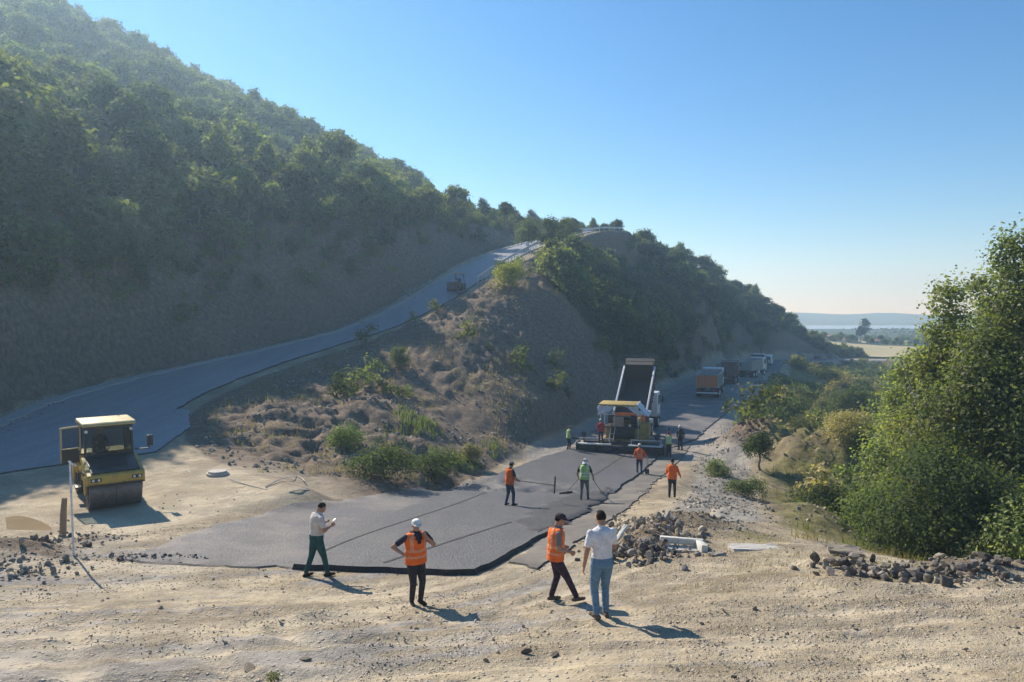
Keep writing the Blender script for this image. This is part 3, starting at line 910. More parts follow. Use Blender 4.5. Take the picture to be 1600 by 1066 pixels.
# ================================================================ TREES AND SCRUB
def leaves_mesh(centers, normals, size, rng, aspect=0.6, droop=0.0):
    """one diamond leaf (2 triangles) per centre"""
    n = len(centers)
    nr = normals + rng.normal(0, 0.5, (n, 3)); nr /= np.linalg.norm(nr, axis=1)[:, None] + 1e-9
    a = rng.normal(0, 1, (n, 3)); a[:, 2] -= droop
    u = np.cross(nr, a); u /= np.linalg.norm(u, axis=1)[:, None] + 1e-9
    v = np.cross(nr, u)
    s = (size * rng.uniform(0.65, 1.35, n))[:, None]
    V = np.stack([centers + u * s, centers + v * s * aspect + nr * s * 0.15, centers - u * s, centers - v * s * aspect + nr * s * 0.15], 1).reshape(-1, 3)
    F = np.arange(4 * n).reshape(n, 4)
    return V, F

def crown_points(lobes, n, rng, clump=0.45, per=14, hollow=0.45):
    """leaf centres grouped in clumps over lumpy lobes; lobes: (cx,cy,cz,rx,ry,rz)"""
    L = np.array(lobes, float)
    wts = L[:, 3] * L[:, 4] + L[:, 3] * L[:, 5]; wts /= wts.sum()
    k = max(1, n // per)
    li = rng.choice(len(L), k, p=wts)
    d = rng.normal(0, 1, (k, 3)); d /= np.linalg.norm(d, axis=1)[:, None]
    d[:, 2] = np.where(d[:, 2] < -0.45, -d[:, 2] * 0.6, d[:, 2])
    rad = rng.uniform(hollow, 1.0, k) ** 0.6
    lump = 1 + 0.28 * np.sin(d[:, 0] * 5 + li) * np.sin(d[:, 1] * 5 + 2 * li) + rng.normal(0, 0.06, k)
    C = L[li, :3] + d * L[li, 3:] * (rad * lump)[:, None]
    P = np.repeat(C, per, 0) + rng.normal(0, clump, (k * per, 3)) * [1, 1, 0.75]
    nd = np.repeat(d, per, 0) * 0.7 + [0, 0, 0.45]
    return P, nd

def trunk_geo(h, r, lobes, rng, lean=0.1, limbs=5):
    mb = MB()
    p = Vector((0, 0, -0.4)); ax = []
    dirx, diry = rng.normal(0, lean), rng.normal(0, lean)
    n = 6
    for i in range(n + 1):
        t = i / n
        ax.append(Vector((dirx * h * t * t + 0.05 * rng.normal(), diry * h * t * t + 0.05 * rng.normal(), -0.4 + (h + 0.4) * t)))
    for i in range(n):
        mb.tube(ax[i], ax[i + 1], r * (1 - 0.75 * i / n), r * (1 - 0.75 * (i + 1) / n), 7, False)
    for k in range(limbs):
        lb = lobes[int(rng.integers(len(lobes)))]
        i = int(rng.integers(2, n))
        e = Vector((lb[0], lb[1], lb[2])) + Vector(rng.normal(0, 0.3, 3)) * lb[3]
        m = (ax[i] + e) / 2 + Vector((0, 0, 0.12 * h))
        mb.tube(ax[i], m, r * 0.42, r * 0.26, 5, False); mb.tube(m, e, r * 0.26, r * 0.08, 5, False)
    return mb

def make_tree_meshes(seed, h, w, n, leaf, lm, nl=5, clump=0.34, bark=BARK, stem=0.35):
    rng = np.random.default_rng(seed)
    lobes = []
    for k in range(nl):
        a = k / nl * 6.283 + rng.uniform(0, 1); q = rng.uniform(0.2, 0.55) * w / 2
        rr = w * rng.uniform(0.24, 0.36)
        lobes.append((q * math.cos(a), q * math.sin(a), h * rng.uniform(stem + 0.08, 0.80), rr, rr, rr * rng.uniform(0.7, 1.0)))
    lobes.append((0, 0, h * 0.82, w * 0.24, w * 0.24, h * 0.18))
    P, nd = crown_points(lobes, n, rng, clump)
    V, F = leaves_mesh(P, nd, leaf, rng)
    cr = np_mesh('crown', V, F, lm)
    tr = trunk_geo(h * 0.72, 0.028 * h + 0.02, lobes, rng).mesh('trunk', bark, True)
    return cr, tr

HT = [make_tree_meshes(100 + i, h, w, 2000, 0.215, lm) for i, (h, w, lm) in enumerate(
    ((4.6, 4.4, LEAF_HILL), (5.4, 4.6, LEAF_HILL), (3.6, 4.2, LEAF_HILL), (5.0, 3.8, LEAF_DARK), (4.2, 4.8, LEAF_HILL), (2.6, 3.4, LEAF_DARK), (3.8, 4.0, LEAF_TAM), (5.6, 3.4, LEAF_HILL)))]

def joined(name, meshes):
    """crown and trunk as one mesh for the far wood"""
    bm = bmesh.new(); mats = []
    me = bpy.data.meshes.new(name)
    for m in meshes:
        k = len(mats); mats.append(m.materials[0])
        n0 = len(bm.faces); bm.from_mesh(m); bm.faces.ensure_lookup_table()
        for f in bm.faces[n0:]: f.material_index = k
    bm.to_mesh(me); bm.free()
    for m in mats: me.materials.append(m)
    return me

def instancer(name, pts, meshes, smin, smax, seed, parent=None, tilt=0.06, smooth_up=True):
    """one object of stuff: many small instances at points"""
    coll = bpy.data.collections.new(name + '_kinds')
    for i, me in enumerate(meshes):
        coll.objects.link(bpy.data.objects.new('%s_kind' % name, me))
    pm = bpy.data.meshes.new(name)
    pm.vertices.add(len(pts)); pm.vertices.foreach_set('co', np.asarray(pts, np.float32).ravel()); pm.update()
    o = link(name, pm, parent)
    ng = bpy.data.node_groups.new(name, 'GeometryNodeTree')
    ng.interface.new_socket('Geometry', in_out='INPUT', socket_type='NodeSocketGeometry')
    ng.interface.new_socket('Geometry', in_out='OUTPUT', socket_type='NodeSocketGeometry')
    gi = ng.nodes.new('NodeGroupInput'); go = ng.nodes.new('NodeGroupOutput')
    ci = ng.nodes.new('GeometryNodeCollectionInfo'); ci.inputs[0].default_value = coll
    ci.inputs['Separate Children'].default_value = True; ci.inputs['Reset Children'].default_value = True
    ip = ng.nodes.new('GeometryNodeInstanceOnPoints'); ip.inputs['Pick Instance'].default_value = True
    rv = ng.nodes.new('FunctionNodeRandomValue'); rv.data_type = 'FLOAT_VECTOR'
    rv.inputs[0].default_value = (-tilt, -tilt, 0); rv.inputs[1].default_value = (tilt, tilt, 6.283); rv.inputs['Seed'].default_value = seed
    rs = ng.nodes.new('FunctionNodeRandomValue'); rs.data_type = 'FLOAT'
    rs.inputs[2].default_value = smin; rs.inputs[3].default_value = smax; rs.inputs['Seed'].default_value = seed + 1
    L = ng.links
    L.new(gi.outputs[0], ip.inputs['Points']); L.new(ci.outputs[0], ip.inputs['Instance'])
    L.new(rv.outputs[0], ip.inputs['Rotation']); L.new(rs.outputs[1], ip.inputs['Scale'])
    L.new(ip.outputs[0], go.inputs[0])
    md = o.modifiers.new('scatter', 'NODES'); md.node_group = ng
    return tag(o, kind='stuff')

def proj(x, y, z):
    z = z - CZ
    f = y * _cp - z * _sp; u = y * _sp + z * _cp
    return W_PX / 2 + F_PX * x / f, H_PX / 2 - F_PX * u / f

def jgrid(x0, x1, y0, y1, s, rng):
    X, Y = np.meshgrid(np.arange(x0, x1, s), np.arange(y0, y1, s))
    return X.ravel() + rng.uniform(-0.45, 0.45, X.size) * s, Y.ravel() + rng.uniform(-0.45, 0.45, X.size) * s

rng = np.random.default_rng(5)
# ---- the wood on the left hill and on the spur
X, Y = jgrid(-190, 20, 28, 215, 3.3, rng)
du, su, _ = poly_dist(X, Y, UP)
edge_n = 2.5 * fbm(X / 7, Y / 7, 3, 400)
keep = (su > 0) & (du + 0.6 * edge_n > 7.6 + 4.2 * sstep(54, 76, Y)) & (Y > 33) & (X < 8) & (rng.random(len(X)) > 0.06)
keep |= (su > 0) & (du > 9.0) & (Y > 118) & (X > -12)
zL = H_all(X, Y)
px, py = proj(X, Y, zL)
keep &= (px > -420) & (px < 900) & (py > -140)
LX, LY, LZ = X[keep], Y[keep], zL[keep]
X, Y = jgrid(-4, 112, 80, 264, 2.9, rng)
du, su, _ = poly_dist(X, Y, UP); dl, sl, _ = poly_dist(X, Y, LO)
edge_n = 2.5 * fbm(X / 6, Y / 6, 3, 410)
keep = ((su < 0) | (X > 18) | ((X > 12) & (Y > 136))) & (sl > 0) & (dl > 6.8) & (du > np.where(Y > 134, 4.3, 5.6)) & (Y + 0.42 * X + edge_n * 1.6 > 89) & (rng.random(len(X)) > 0.05)
keep &= ~((du < 8.5) & (Y < 112)) & (Y < 172 + X) 
zR = H_all(X, Y)
RX, RY, RZ = X[keep], Y[keep], zR[keep]

def size_at(x, y):
    """the growth is lower towards the exposed end of the hill and the crest of the spur"""
    a = 1 - 0.45 * sstep(100, 125, y) * sstep(-30, -6, x) * (1 - 0.75 * sstep(14, 26, x))
    a = np.where((poly_dist(x, y, UP)[0] < 8.0) & (y > 118), np.minimum(a, 0.5), a)
    return a
def wood_trees(Xs, Ys, Zs, n_own, name_l, group):
    pxx, pyy = proj(Xs, Ys, Zs + 3)
    rr = np.hypot(Xs, Ys) + 4 * (fbm(Xs / 5, Ys / 5, 2, 420))
    inview = (pxx > 0) & (pxx < 1600) & (pyy > 0) & (pyy < 1066)
    order = np.argsort(np.where(inview, rr, 1e9))
    own = order[:n_own]; rest = order[n_own:]
    for j in own:
        k = int(rng.integers(len(HT)))
        s = float(rng.uniform(0.55, 1.0) + 0.55 * rng.random() ** 2)
        t = empty('tree', (Xs[j], Ys[j], Zs[j] - 0.15), float(rng.uniform(0, 6.28)), name_l, 'tree', group)
        s *= float(size_at(Xs[j], Ys[j]))
        t.scale = (s, s, s * float(rng.uniform(0.85, 1.15)))
        link('crown', HT[k][0], t); link('trunk', HT[k][1], t)
    return np.column_stack([Xs, Ys, Zs - 0.15])[rest]
restL = wood_trees(LX, LY, LZ, 190, 'low bushy tree at the front of the wood on the big left hillside', 'trees along the lower edge of the left hill wood')
restR = wood_trees(RX, RY, RZ, 110, 'low dark green tree on the near side of the wooded spur above the lower road', 'trees on the near side of the wooded spur')
JT = [joined('wood_tree', m) for m in HT]
lowL = size_at(restL[:, 0], restL[:, 1]) < 0.85; lowR = size_at(restR[:, 0], restR[:, 1]) < 0.85
tag(instancer('crest_wood', np.vstack([restL[lowL], restR[lowR]]), JT, 0.32, 0.85, 43), 'low scrubby wood over the end of the left hill and the spur', 'wood')
restL, restR = restL[~lowL], restR[~lowR]
tag(instancer('hillside_wood', restL, JT, 0.5, 1.5, 3), 'dense low wood covering the upper slope of the left hill', 'wood')
tag(instancer('spur_wood', restR, JT, 0.45, 1.15, 13), 'dense wood covering the spur above the parked trucks', 'wood')
print('wood', len(LX), len(RX))

# low scrub on the cuts and under the trees, one mass
X, Y = jgrid(-70, 60, 30, 190, 1.7, rng)
du, su, _ = poly_dist(X, Y, UP); dl, sl, _ = poly_dist(X, Y, LO)
dens = fbm(X / 5, Y / 5, 3, 430)
k1 = (su > 0) & (du > 8.4) & (du < 15) & (Y > 36) & (dens > -0.25)
k2 = (su < 0) & (sl > 0) & (du > 5) & (dl > 7.0) & (Y > 44) & (Y < 92) & (dens > 0.37) & (X < 14)
k3 = (su < 0) & (sl > 0) & (dl > 5.8) & (dl < 9.5) & (Y > 80) & (dens > -0.4)
k = k1 | k2 | k3
sx, sy = X[k], Y[k]; sz = H_all(sx, sy)
BUSHM = [make_tree_meshes(200 + i, 1.25, 1.5, 330, 0.085, lm, 4, 0.15, stem=0.05)[0] for i, lm in enumerate((LEAF_HILL, LEAF_DARK, LEAF_TAM))]
X, Y = jgrid(9, 130, 27, 225, 2.1, rng)
dl, sl, _ = poly_dist(X, Y, LO)
k = (sl < 0) & (dl > np.where(Y < 52, 12.5, 7.5)) & (dl < 60) & (fbm(X / 9, Y / 9, 3, 434) + 0.012 * np.minimum(dl, 25) > np.where(Y < 52, 0.30, 0.06))
gx_, gy_ = X[k], Y[k]; gz_ = H_all(gx_, gy_)
BIGB = [make_tree_meshes(230 + i, 1.9, 2.4, 420, 0.12, lm, 4, 0.2, stem=0.05)[0] for i, lm in enumerate((LEAF_HILL, LEAF_DARK, LEAF_TAM, GRASS_DRY))]
tag(instancer('gully_scrub', np.column_stack([gx_, gy_, gz_ - 0.1]), BIGB, 0.5, 1.5, 27), 'scrub filling the low ground right of the lower road', 'scrub')
X, Y = jgrid(-60, 4, 30, 112, 1.9, rng)
du, su, _ = poly_dist(X, Y, UP)
k = (su > 0) & (du > 6.6 + 1.2 * (Y < 62)) & (du < 13) & (Y > 32) & (fbm(X / 6, Y / 6, 3, 436) + 0.16 * (1 - sstep(50, 72, Y)) > 0.05)
tag(instancer('bank_scrub', np.column_stack([X[k], Y[k], H_all(X[k], Y[k]) - 0.1]), BIGB[:3], 0.4, 1.25, 29), 'dark scrub clothing the cut bank above the upper road', 'scrub')
tag(instancer('scrub', np.column_stack([sx, sy, sz - 0.1]), BUSHM, 0.5, 1.7, 23), 'low scrub dotting the cut slopes beside the upper road', 'scrub')

# ---- trees of the gully on the right
def big_tree(name, label, x, y, h, lobes, n, leaf, lm, seed, group=None, clump=0.30, bark=BARKP, second=None, r=0.17, stems=1):
    rng = np.random.default_rng(seed)
    z = H(x, y)
    t = empty(name, (x, y, z), 0, label, 'tree', group)
    P, nd = crown_points(lobes, n, rng, clump, 12, 0.35)
    V, F = leaves_mesh(P, nd, leaf, rng, 0.62)
    mats = [lm] + ([second] if second else [])
    mi = None
    if second:
        q = fbm(P[:, 0] * 0.5 + P[:, 1] * 0.3, P[:, 2] * 0.5, 2, seed)
        mi = (q > 0.24).astype(int)
    link('crown', np_mesh('crown', V, F, mats, mat_idx=mi), t)
    for sidx in range(stems):
        mb = trunk_geo(h * rng.uniform(0.7, 0.8), r * rng.uniform(0.7, 1.0), lobes, rng, 0.05 + 0.03 * sidx, 9)
        mb.build('trunk', bark, t, loc=(rng.normal(0, 0.25) if sidx else 0, rng.normal(0, 0.25) if sidx else 0, 0))
    return t

def column_lobes(h, w, n, rng, z0=0.18, top=0.16):
    L = []
    for k in range(n):
        f = (k + 0.5) / n
        ww = w * (0.95 - 0.62 * max(0, f - 0.35) / 0.65) * rng.uniform(0.75, 1.05)
        a = rng.uniform(0, 6.28); q = rng.uniform(0.15, 0.5) * ww
        rr = ww * rng.uniform(0.28, 0.45)
        L.append((q * math.cos(a), q * math.sin(a), h * (z0 + (1 - z0 - 0.08) * f), rr, rr, rr * rng.uniform(0.8, 1.3)))
    L.append((0, 0, h * 0.95, w * top, w * top, h * 0.07))
    return L
lr = np.random.default_rng(77)
p = at(1580, 700, 29.0); big_tree('poplar_tree', 'tallest leafy poplar at the right edge of the picture', p.x, p.y, 14.4, column_lobes(14.4, 5.0, 30, lr, 0.10), 66000, 0.080, LEAF_BIG, 1, None, 0.26, second=LEAF_YEL, stems=2)
p = at(1478, 700, 32.0); big_tree('poplar_tree', 'rounded green poplar left of the tallest one, over the gully', p.x, p.y, 12.6, column_lobes(12.6, 4.5, 26, lr, 0.08), 54000, 0.082, LEAF_BIG, 2, None, 0.27, second=LEAF_YEL, stems=2)
p = at(1430, 700, 37.0); big_tree('poplar_tree', 'smallest of the poplars, leftmost, in front of the far plain', p.x, p.y, 10.0, column_lobes(9.6, 4.2, 22, lr, 0.05), 38000, 0.085, LEAF_BIG, 3, None, 0.28, stems=2)
p = at(1690, 700, 31.0); big_tree('poplar_tree', 'poplar half cut off by the right edge behind the tallest one', p.x, p.y, 14.0, column_lobes(14.0, 4.8, 22, lr, 0.10), 32000, 0.09, LEAF_BIG, 4, None, 0.3, stems=2)

p = at(1532, 700, 34.0); big_tree('poplar_tree', 'poplar filling the gap behind the tallest one and the rounded one', p.x, p.y, 13.6, column_lobes(13.6, 4.6, 24, lr, 0.10), 40000, 0.085, LEAF_BIG, 5, None, 0.28, second=LEAF_YEL, stems=2)

def bush(name, label, px, py, h, w, n, leaf, lm, seed, nl=5, clump=0.16, d=None, stem=0.05, bark=BARK, cat='bush', group=None):
    g = ground(px, py) if d is None else at(px, py, d)
    z = H(g.x, g.y)
    rng = np.random.default_rng(seed)
    t = empty(name, (g.x, g.y, z), 0, label, cat, group)
    cr, tr = make_tree_meshes(seed, h, w, n, leaf, lm, nl, clump, bark, stem)
    link('crown', cr, t); link('trunk', tr, t)
    return t
bush('bush', 'round dark bush on a short bare stem beside the crushed stone verge', 1186, 735, 2.35, 1.9, 5200, 0.055, LEAF_DARK, 501, 6, 0.12, stem=0.32)
bush('bush', 'broad dark green bush behind the earth heap, left of the poplars', 1345, 655, 3.9, 5.2, 9000, 0.085, LEAF_DARK, 502, 7, 0.25, d=52)
bush('bush', 'pale feathery bush on the verge where the lower road bends', 1252, 628, 2.8, 4.6, 8000, 0.075, LEAF_TAM, 503, 6, 0.25, d=62)
bush('bush', 'low yellow green bush at the left of the pale feathery one by the road', 1208, 618, 1.5, 3.0, 4500, 0.07, LEAF_TAM, 504, 5, 0.2, d=64)
bush('bush', 'dark bush beyond the pale feathery bush, below the dry field', 1330, 598, 3.6, 6.0, 7000, 0.12, LEAF_DARK, 505, 6, 0.35, d=88)
bush('bush', 'low scrub bush between the far bend and the gully', 1390, 592, 4.0, 5.0, 6000, 0.12, LEAF_HILL, 506, 6, 0.35, d=95)
bush('bush', 'dense bush with a deep shaded hollow under the poplars', 1440, 800, 4.6, 4.4, 16000, 0.065, LEAF_DARK, 507, 8, 0.2, d=26.0, stem=0.0)
bush('bush', 'dense dark bush at the foot of the tallest poplar', 1545, 810, 4.2, 4.6, 16000, 0.065, LEAF_DARK, 508, 8, 0.2, d=24.5, stem=0.0)
bush('bush', 'light green bush spilling over the bank left of the shaded hollow', 1375, 770, 2.6, 3.0, 9000, 0.06, LEAF_HILL, 509, 6, 0.17, d=28.5, stem=0.0)
bush('bush', 'dark low bush on the shaded side of the earth heap', 1290, 745, 1.7, 3.4, 7000, 0.06, LEAF_DARK, 510, 6, 0.17, d=37, stem=0.0)
bush('bush', 'bush at the right edge beside the black rubble', 1620, 800, 3.6, 4.0, 12000, 0.065, LEAF_BIG, 511, 7, 0.2, d=23.0, stem=0.0)
bush('bush', 'bush between the earth heap and the poplars', 1420, 712, 2.8, 3.4, 9000, 0.07, LEAF_BIG, 512, 6, 0.2, d=36, stem=0.0)
bush('bush', 'yellowing tall grass like bush on the bare slope between the two roads', 625, 612, 1.7, 2.0, 4200, 0.05, LEAF_TAM, 513, 4, 0.16, d=57)
bush('bush', 'bright green bush standing by the crash barrier on the upper road', 826, 402, 4.6, 4.0, 5200, 0.11, LEAF_TAM, 514, 6, 0.25, d=106, stem=0.15)
bush('bush', 'dark bush right of the bright green one at the top of the straight', 858, 398, 4.2, 4.4, 5200, 0.11, LEAF_DARK, 524, 6, 0.25, d=108, stem=0.1)
bush('bush', 'dark bush under the skyline barriers', 885, 392, 4.0, 4.6, 5200, 0.11, LEAF_HILL, 525, 6, 0.25, d=113, stem=0.1)
bush('bush', 'dry ochre bush just below the crash barrier', 795, 480, 1.9, 3.8, 4200, 0.09, LEAF_YEL, 515, 5, 0.25, d=78)
bush('bush', 'low green bush at the foot of the bare slope beside the dusty paving', 600, 745, 1.0, 3.6, 6500, 0.05, LEAF_DARK, 516, 6, 0.15, stem=0.0)
bush('bush', 'green mound of weeds on the nose of the bare slope', 540, 700, 1.0, 2.6, 5200, 0.045, LEAF_HILL, 517, 6, 0.13, stem=0.0)
bush('bush', 'green weed bush right of the pile of bleached sticks', 680, 742, 0.85, 3.0, 5200, 0.05, LEAF_DARK, 518, 6, 0.13, stem=0.0)
bush('bush', 'pale dry weed bush near the lower road edge', 738, 722, 0.9, 1.6, 2600, 0.045, GRASS_DRY, 519, 4, 0.12, stem=0.0)
bush('bush', 'leggy bare topped tree breaking the skyline of the spur', 1190, 500, 9.0, 5.0, 1500, 0.16, LEAF_HILL, 520, 6, 0.5, d=186, stem=0.4, cat='tree')
bush('bush', 'yellow green clump of weeds at the right side of the crushed stone verge', 1120, 742, 0.9, 1.9, 4200, 0.04, LEAF_TAM, 521, 5, 0.12, stem=0.0)
bush('bush', 'yellow weeds below the clump beside the crushed stone verge', 1160, 775, 0.8, 2.2, 4200, 0.04, LEAF_TAM, 522, 5, 0.12, stem=0.0)
bush('bush', 'ochre tall weeds crowning the earth heap', 1320, 660, 1.3, 3.4, 5200, 0.055, GRASS_DRY, 523, 5, 0.2, d=46, stem=0.0)

bush('weed', 'small yellow green weed at the very bottom edge of the picture', 426, 1064, 0.07, 0.18, 300, 0.012, LEAF_TAM, 530, 3, 0.03, stem=0.0, cat='plant')
# trees on the plain
X, Y = jgrid(95, 330, 300, 470, 7, rng)
q = fbm(X / 60, Y / 60, 3, 440)
k = (q > 0.02) & ~((Y > 390) & (Y < 430) & (q < 0.2))
tag(instancer('plain_trees', np.column_stack([X[k], Y[k], H_all(X[k], Y[k])]), JT, 0.35, 0.75, 33), 'belt of trees on the plain beyond the dry field', 'trees')
X, Y = jgrid(120, 620, 470, 700, 8, rng)
k = fbm(X / 90, Y / 90, 3, 441) > -0.08
tag(instancer('far_woodland', np.column_stack([X[k], Y[k], H_all(X[k], Y[k])]), JT, 0.3, 0.6, 34), 'dark woodland stretching to the lake', 'woodland')
for i, (qx, hh) in enumerate(((1351, 12), (1344, 8))):
    g = at(qx, 545, 345)
    t = empty('tree', (g.x, g.y, H(g.x, g.y)), 0.0, ('tall narrow dark tree standing up from the plain', 'shorter narrow dark tree left of the tall one on the plain')[i], 'tree')
    cr, tr = make_tree_meshes(600 + i, hh, hh * 0.32, 1500, 0.4, LEAF_DARK, 5, 0.5)
    link('crown', cr, t); link('trunk', tr, t)

# ---- grass and weeds
def blades(X, Y, h, w, rng, per=7, spread=0.10):
    n = len(X)
    bx = np.repeat(X, per) + rng.normal(0, spread, n * per); by = np.repeat(Y, per) + rng.normal(0, spread, n * per)
    bz = H_all(bx, by) - 0.02
    hh = np.repeat(h, per) * rng.uniform(0.5, 1.2, n * per)
    a = rng.uniform(0, 6.283, n * per); ln = rng.uniform(0.1, 0.6, n * per) * hh
    B = np.stack([bx, by, bz], 1)
    side = np.stack([np.sin(a), -np.cos(a), 0 * a], 1) * w
    tip = B + np.stack([np.cos(a) * ln, np.sin(a) * ln, hh], 1)
    V = np.stack([B - side, B + side, tip], 1).reshape(-1, 3)
    return V, np.arange(len(V)).reshape(-1, 3)

def grass(name, label, x0, x1, y0, y1, s, cond, h, w, m, seed, per=7, spread=0.1):
    rng = np.random.default_rng(seed)
    X, Y = jgrid(x0, x1, y0, y1, s, rng)
    k = cond(X, Y); X, Y = X[k], Y[k]
    V, F = blades(X, Y, np.full(len(X), h) * rng.uniform(0.5, 1.3, len(X)), w, rng, per, spread)
    tag(link(name, np_mesh(name, V, F, m)), label, 'grass', kind='stuff')
def c_right(X, Y):
    dl, sl, _ = poly_dist(X, Y, LO)
    return (sl < 0) & (dl > 8.3) & (fbm(X / 2.5, Y / 2.5, 3, 450) + 0.06 * (dl - 12) > 0.10)
grass('dry_grass', 'dry yellow grass along the bank above the gully', 7, 40, 20, 100, 0.42, c_right, 0.34, 0.012, GRASS_DRY, 61)
grass('green_grass', 'green weeds along the bank above the gully', 9, 26, 21, 50, 0.42, lambda X, Y: c_right(X, Y) & (fbm(X / 3, Y / 3, 2, 455) > 0.05), 0.42, 0.02, GRASS_GRN, 62)
grass('foreground_grass', 'sparse trodden grass behind the rubble in the lay-by', 3.0, 13.5, 13.6, 21.5, 0.22, lambda X, Y: fbm(X / 1.8, Y / 1.8, 3, 460) + 0.10 * sstep(4, 8, X) > 0.16, 0.10, 0.006, GRASS_DRY, 63, 8, 0.08)
def c_wedge(X, Y):
    du, su, _ = poly_dist(X, Y, UP); dl, sl, _ = poly_dist(X, Y, LO)
    return (su < 0) & (sl > 0) & (du > 5.2) & (dl > 6.4) & (fbm(X / 3, Y / 3, 3, 470) > 0.06)
grass('slope_grass', 'thin dry grass on the bare slope between the roads', -18, 12, 30, 86, 0.55, c_wedge, 0.36, 0.02, GRASS_DRY, 64, 6, 0.16)
grass('slope_weeds', 'green weeds at the foot of the bare slope', -9, 2, 31, 48, 0.35, lambda X, Y: c_wedge(X, Y) & (fbm(X / 2, Y / 2, 2, 475) > 0.0), 0.40, 0.03, GRASS_GRN, 65, 7, 0.15)
# ================================================================ STONES, RUBBLE, LITTLE THINGS
def rock_mesh(seed, m, rough=0.28, sub=2):
    rng = np.random.default_rng(seed)
    bm = bmesh.new()
    bmesh.ops.create_icosphere(bm, subdivisions=sub, radius=1.0)
    ax = rng.uniform(0.55, 1.15, 3); ax[2] *= 0.75
    pl = rng.normal(0, 1, (10, 3)); pl /= np.linalg.norm(pl, axis=1)[:, None]
    for v in bm.verts:
        c = np.array(v.co)
        for q in pl:                       # chop facets
            d = c @ q
            if d > 0.52: c = c - q * (d - 0.52)
        c = c * (1 + rng.uniform(-rough, rough) * (0.4 if sub < 2 else 0.10)) * ax
        v.co = Vector(c)
    me = bpy.data.meshes.new('stone'); bm.to_mesh(me); bm.free()
    me.materials.append(m)
    return me
PEB = [rock_mesh(700 + i, GRAVEL, 0.3, 1) for i in range(5)]
STA = [rock_mesh(720 + i, ROCK_A) for i in range(6)]
STB = [rock_mesh(740 + i, ROCK_B) for i in range(6)]
STC = [rock_mesh(760 + i, ROCK_C) for i in range(6)]

def scatter(name, label, x0, x1, y0, y1, n, cond, meshes, s0, s1, seed):
    rng = np.random.default_rng(seed)
    X = rng.uniform(x0, x1, n); Y = rng.uniform(y0, y1, n)
    k = cond(X, Y, rng); X, Y = X[k], Y[k]
    return tag(instancer(name, np.column_stack([X, Y, H_all(X, Y) + 0.2 * s0]), meshes, s0, s1, seed, None, 1.2), label, 'stones')
def off_paving(X, Y):
    r = np.ones(len(X), bool)
    for pl in (ribbon_old, newp, strip):
        r &= ~inside(np.array(pl), X, Y)
    return r
def yw(Y, rng): return rng.random(len(Y)) < (9.0 / np.maximum(Y, 7)) ** 1.0
scatter('gravel', 'fine loose gravel over the dirt lay-by', -16, 16, 7, 24, 70000, lambda X, Y, r: off_paving(X, Y) & yw(Y, r) & (np.abs(X) < Y * 0.8) & (fbm(X / 1.6, Y / 1.6, 3, 500) > 0.10 * r.random(len(X))), PEB, 0.007, 0.030, 71)
scatter('loose_stones', 'scattered fist sized stones over the dirt lay-by', -15, 15, 7, 30, 2600, lambda X, Y, r: off_paving(X, Y) & yw(Y, r) & (fbm(X / 2.2, Y / 2.2, 3, 510) > 0.02), STA, 0.02, 0.065, 72)
def verge(X, Y, r):
    dl, sl, _ = poly_dist(X, Y, LO)
    return (sl < 0) & (dl > 5.3) & (np.abs(dl - 7.0) < 2.2 * r.random(len(X)) + 0.3) & off_paving(X, Y) & (fbm(X / 2, Y / 2, 2, 515) > -0.2)
scatter('crushed_stone', 'pale crushed stone along the right side of the paving', 0, 22, 20, 66, 16000, verge, PEB[:3] + STC[:3], 0.03, 0.13, 73)
def wedge_c(X, Y, r):
    du, su, _ = poly_dist(X, Y, UP); dl, sl, _ = poly_dist(X, Y, LO)
    return (su < 0) & (sl > 0) & (du > 4.6) & (dl > 6.0) & (fbm(X / 3, Y / 3, 3, 520) > -0.05)
scatter('slope_stones', 'stones strewn down the bare slope between the roads', -20, 8, 29, 80, 6500, wedge_c, STA[:3] + STC[:3], 0.04, 0.20, 74)
def crumbs(X, Y, r):
    d, _, _ = poly_dist(X, Y, np.vstack([np.array(newp)[:10]]))
    d2, _, _ = poly_dist(X, Y, np.array(ribbon_old)[-6:])
    d3, _, _ = poly_dist(X, Y, np.array(strip)[6:])
    return (np.minimum(np.minimum(d, d2), d3 * 0.8) < np.abs(r.normal(0, 0.13, len(X))))
scatter('asphalt_crumbs', 'black asphalt crumbs fallen along the edges of the paving', -14, 14, 16, 52, 60000, crumbs, STB, 0.015, 0.05, 77)
def gutter_c(X, Y, r):
    du, su, _ = poly_dist(X, Y, UP)
    return (su > 0) & (np.abs(du - 4.35) < 0.65) & (Y > 30) & (Y < 92)
scatter('gutter_stones', 'pale stones lining the gutter of the upper road', -36, 0, 30, 92, 30000, gutter_c, STC, 0.06, 0.20, 75)
def heap_c(X, Y, r):
    q = np.zeros(len(X))
    for bx, by, h, sx, sy in BUMPS[:4]: q = np.maximum(q, np.exp(-((X - bx) / sx) ** 2 - ((Y - by) / sy) ** 2))
    return r.random(len(X)) < q
scatter('heap_stones', 'clods and stones on the earth heaps by the gully', 11, 31, 28, 58, 3500, heap_c, STA[:3] + STB[:2], 0.04, 0.20, 76)

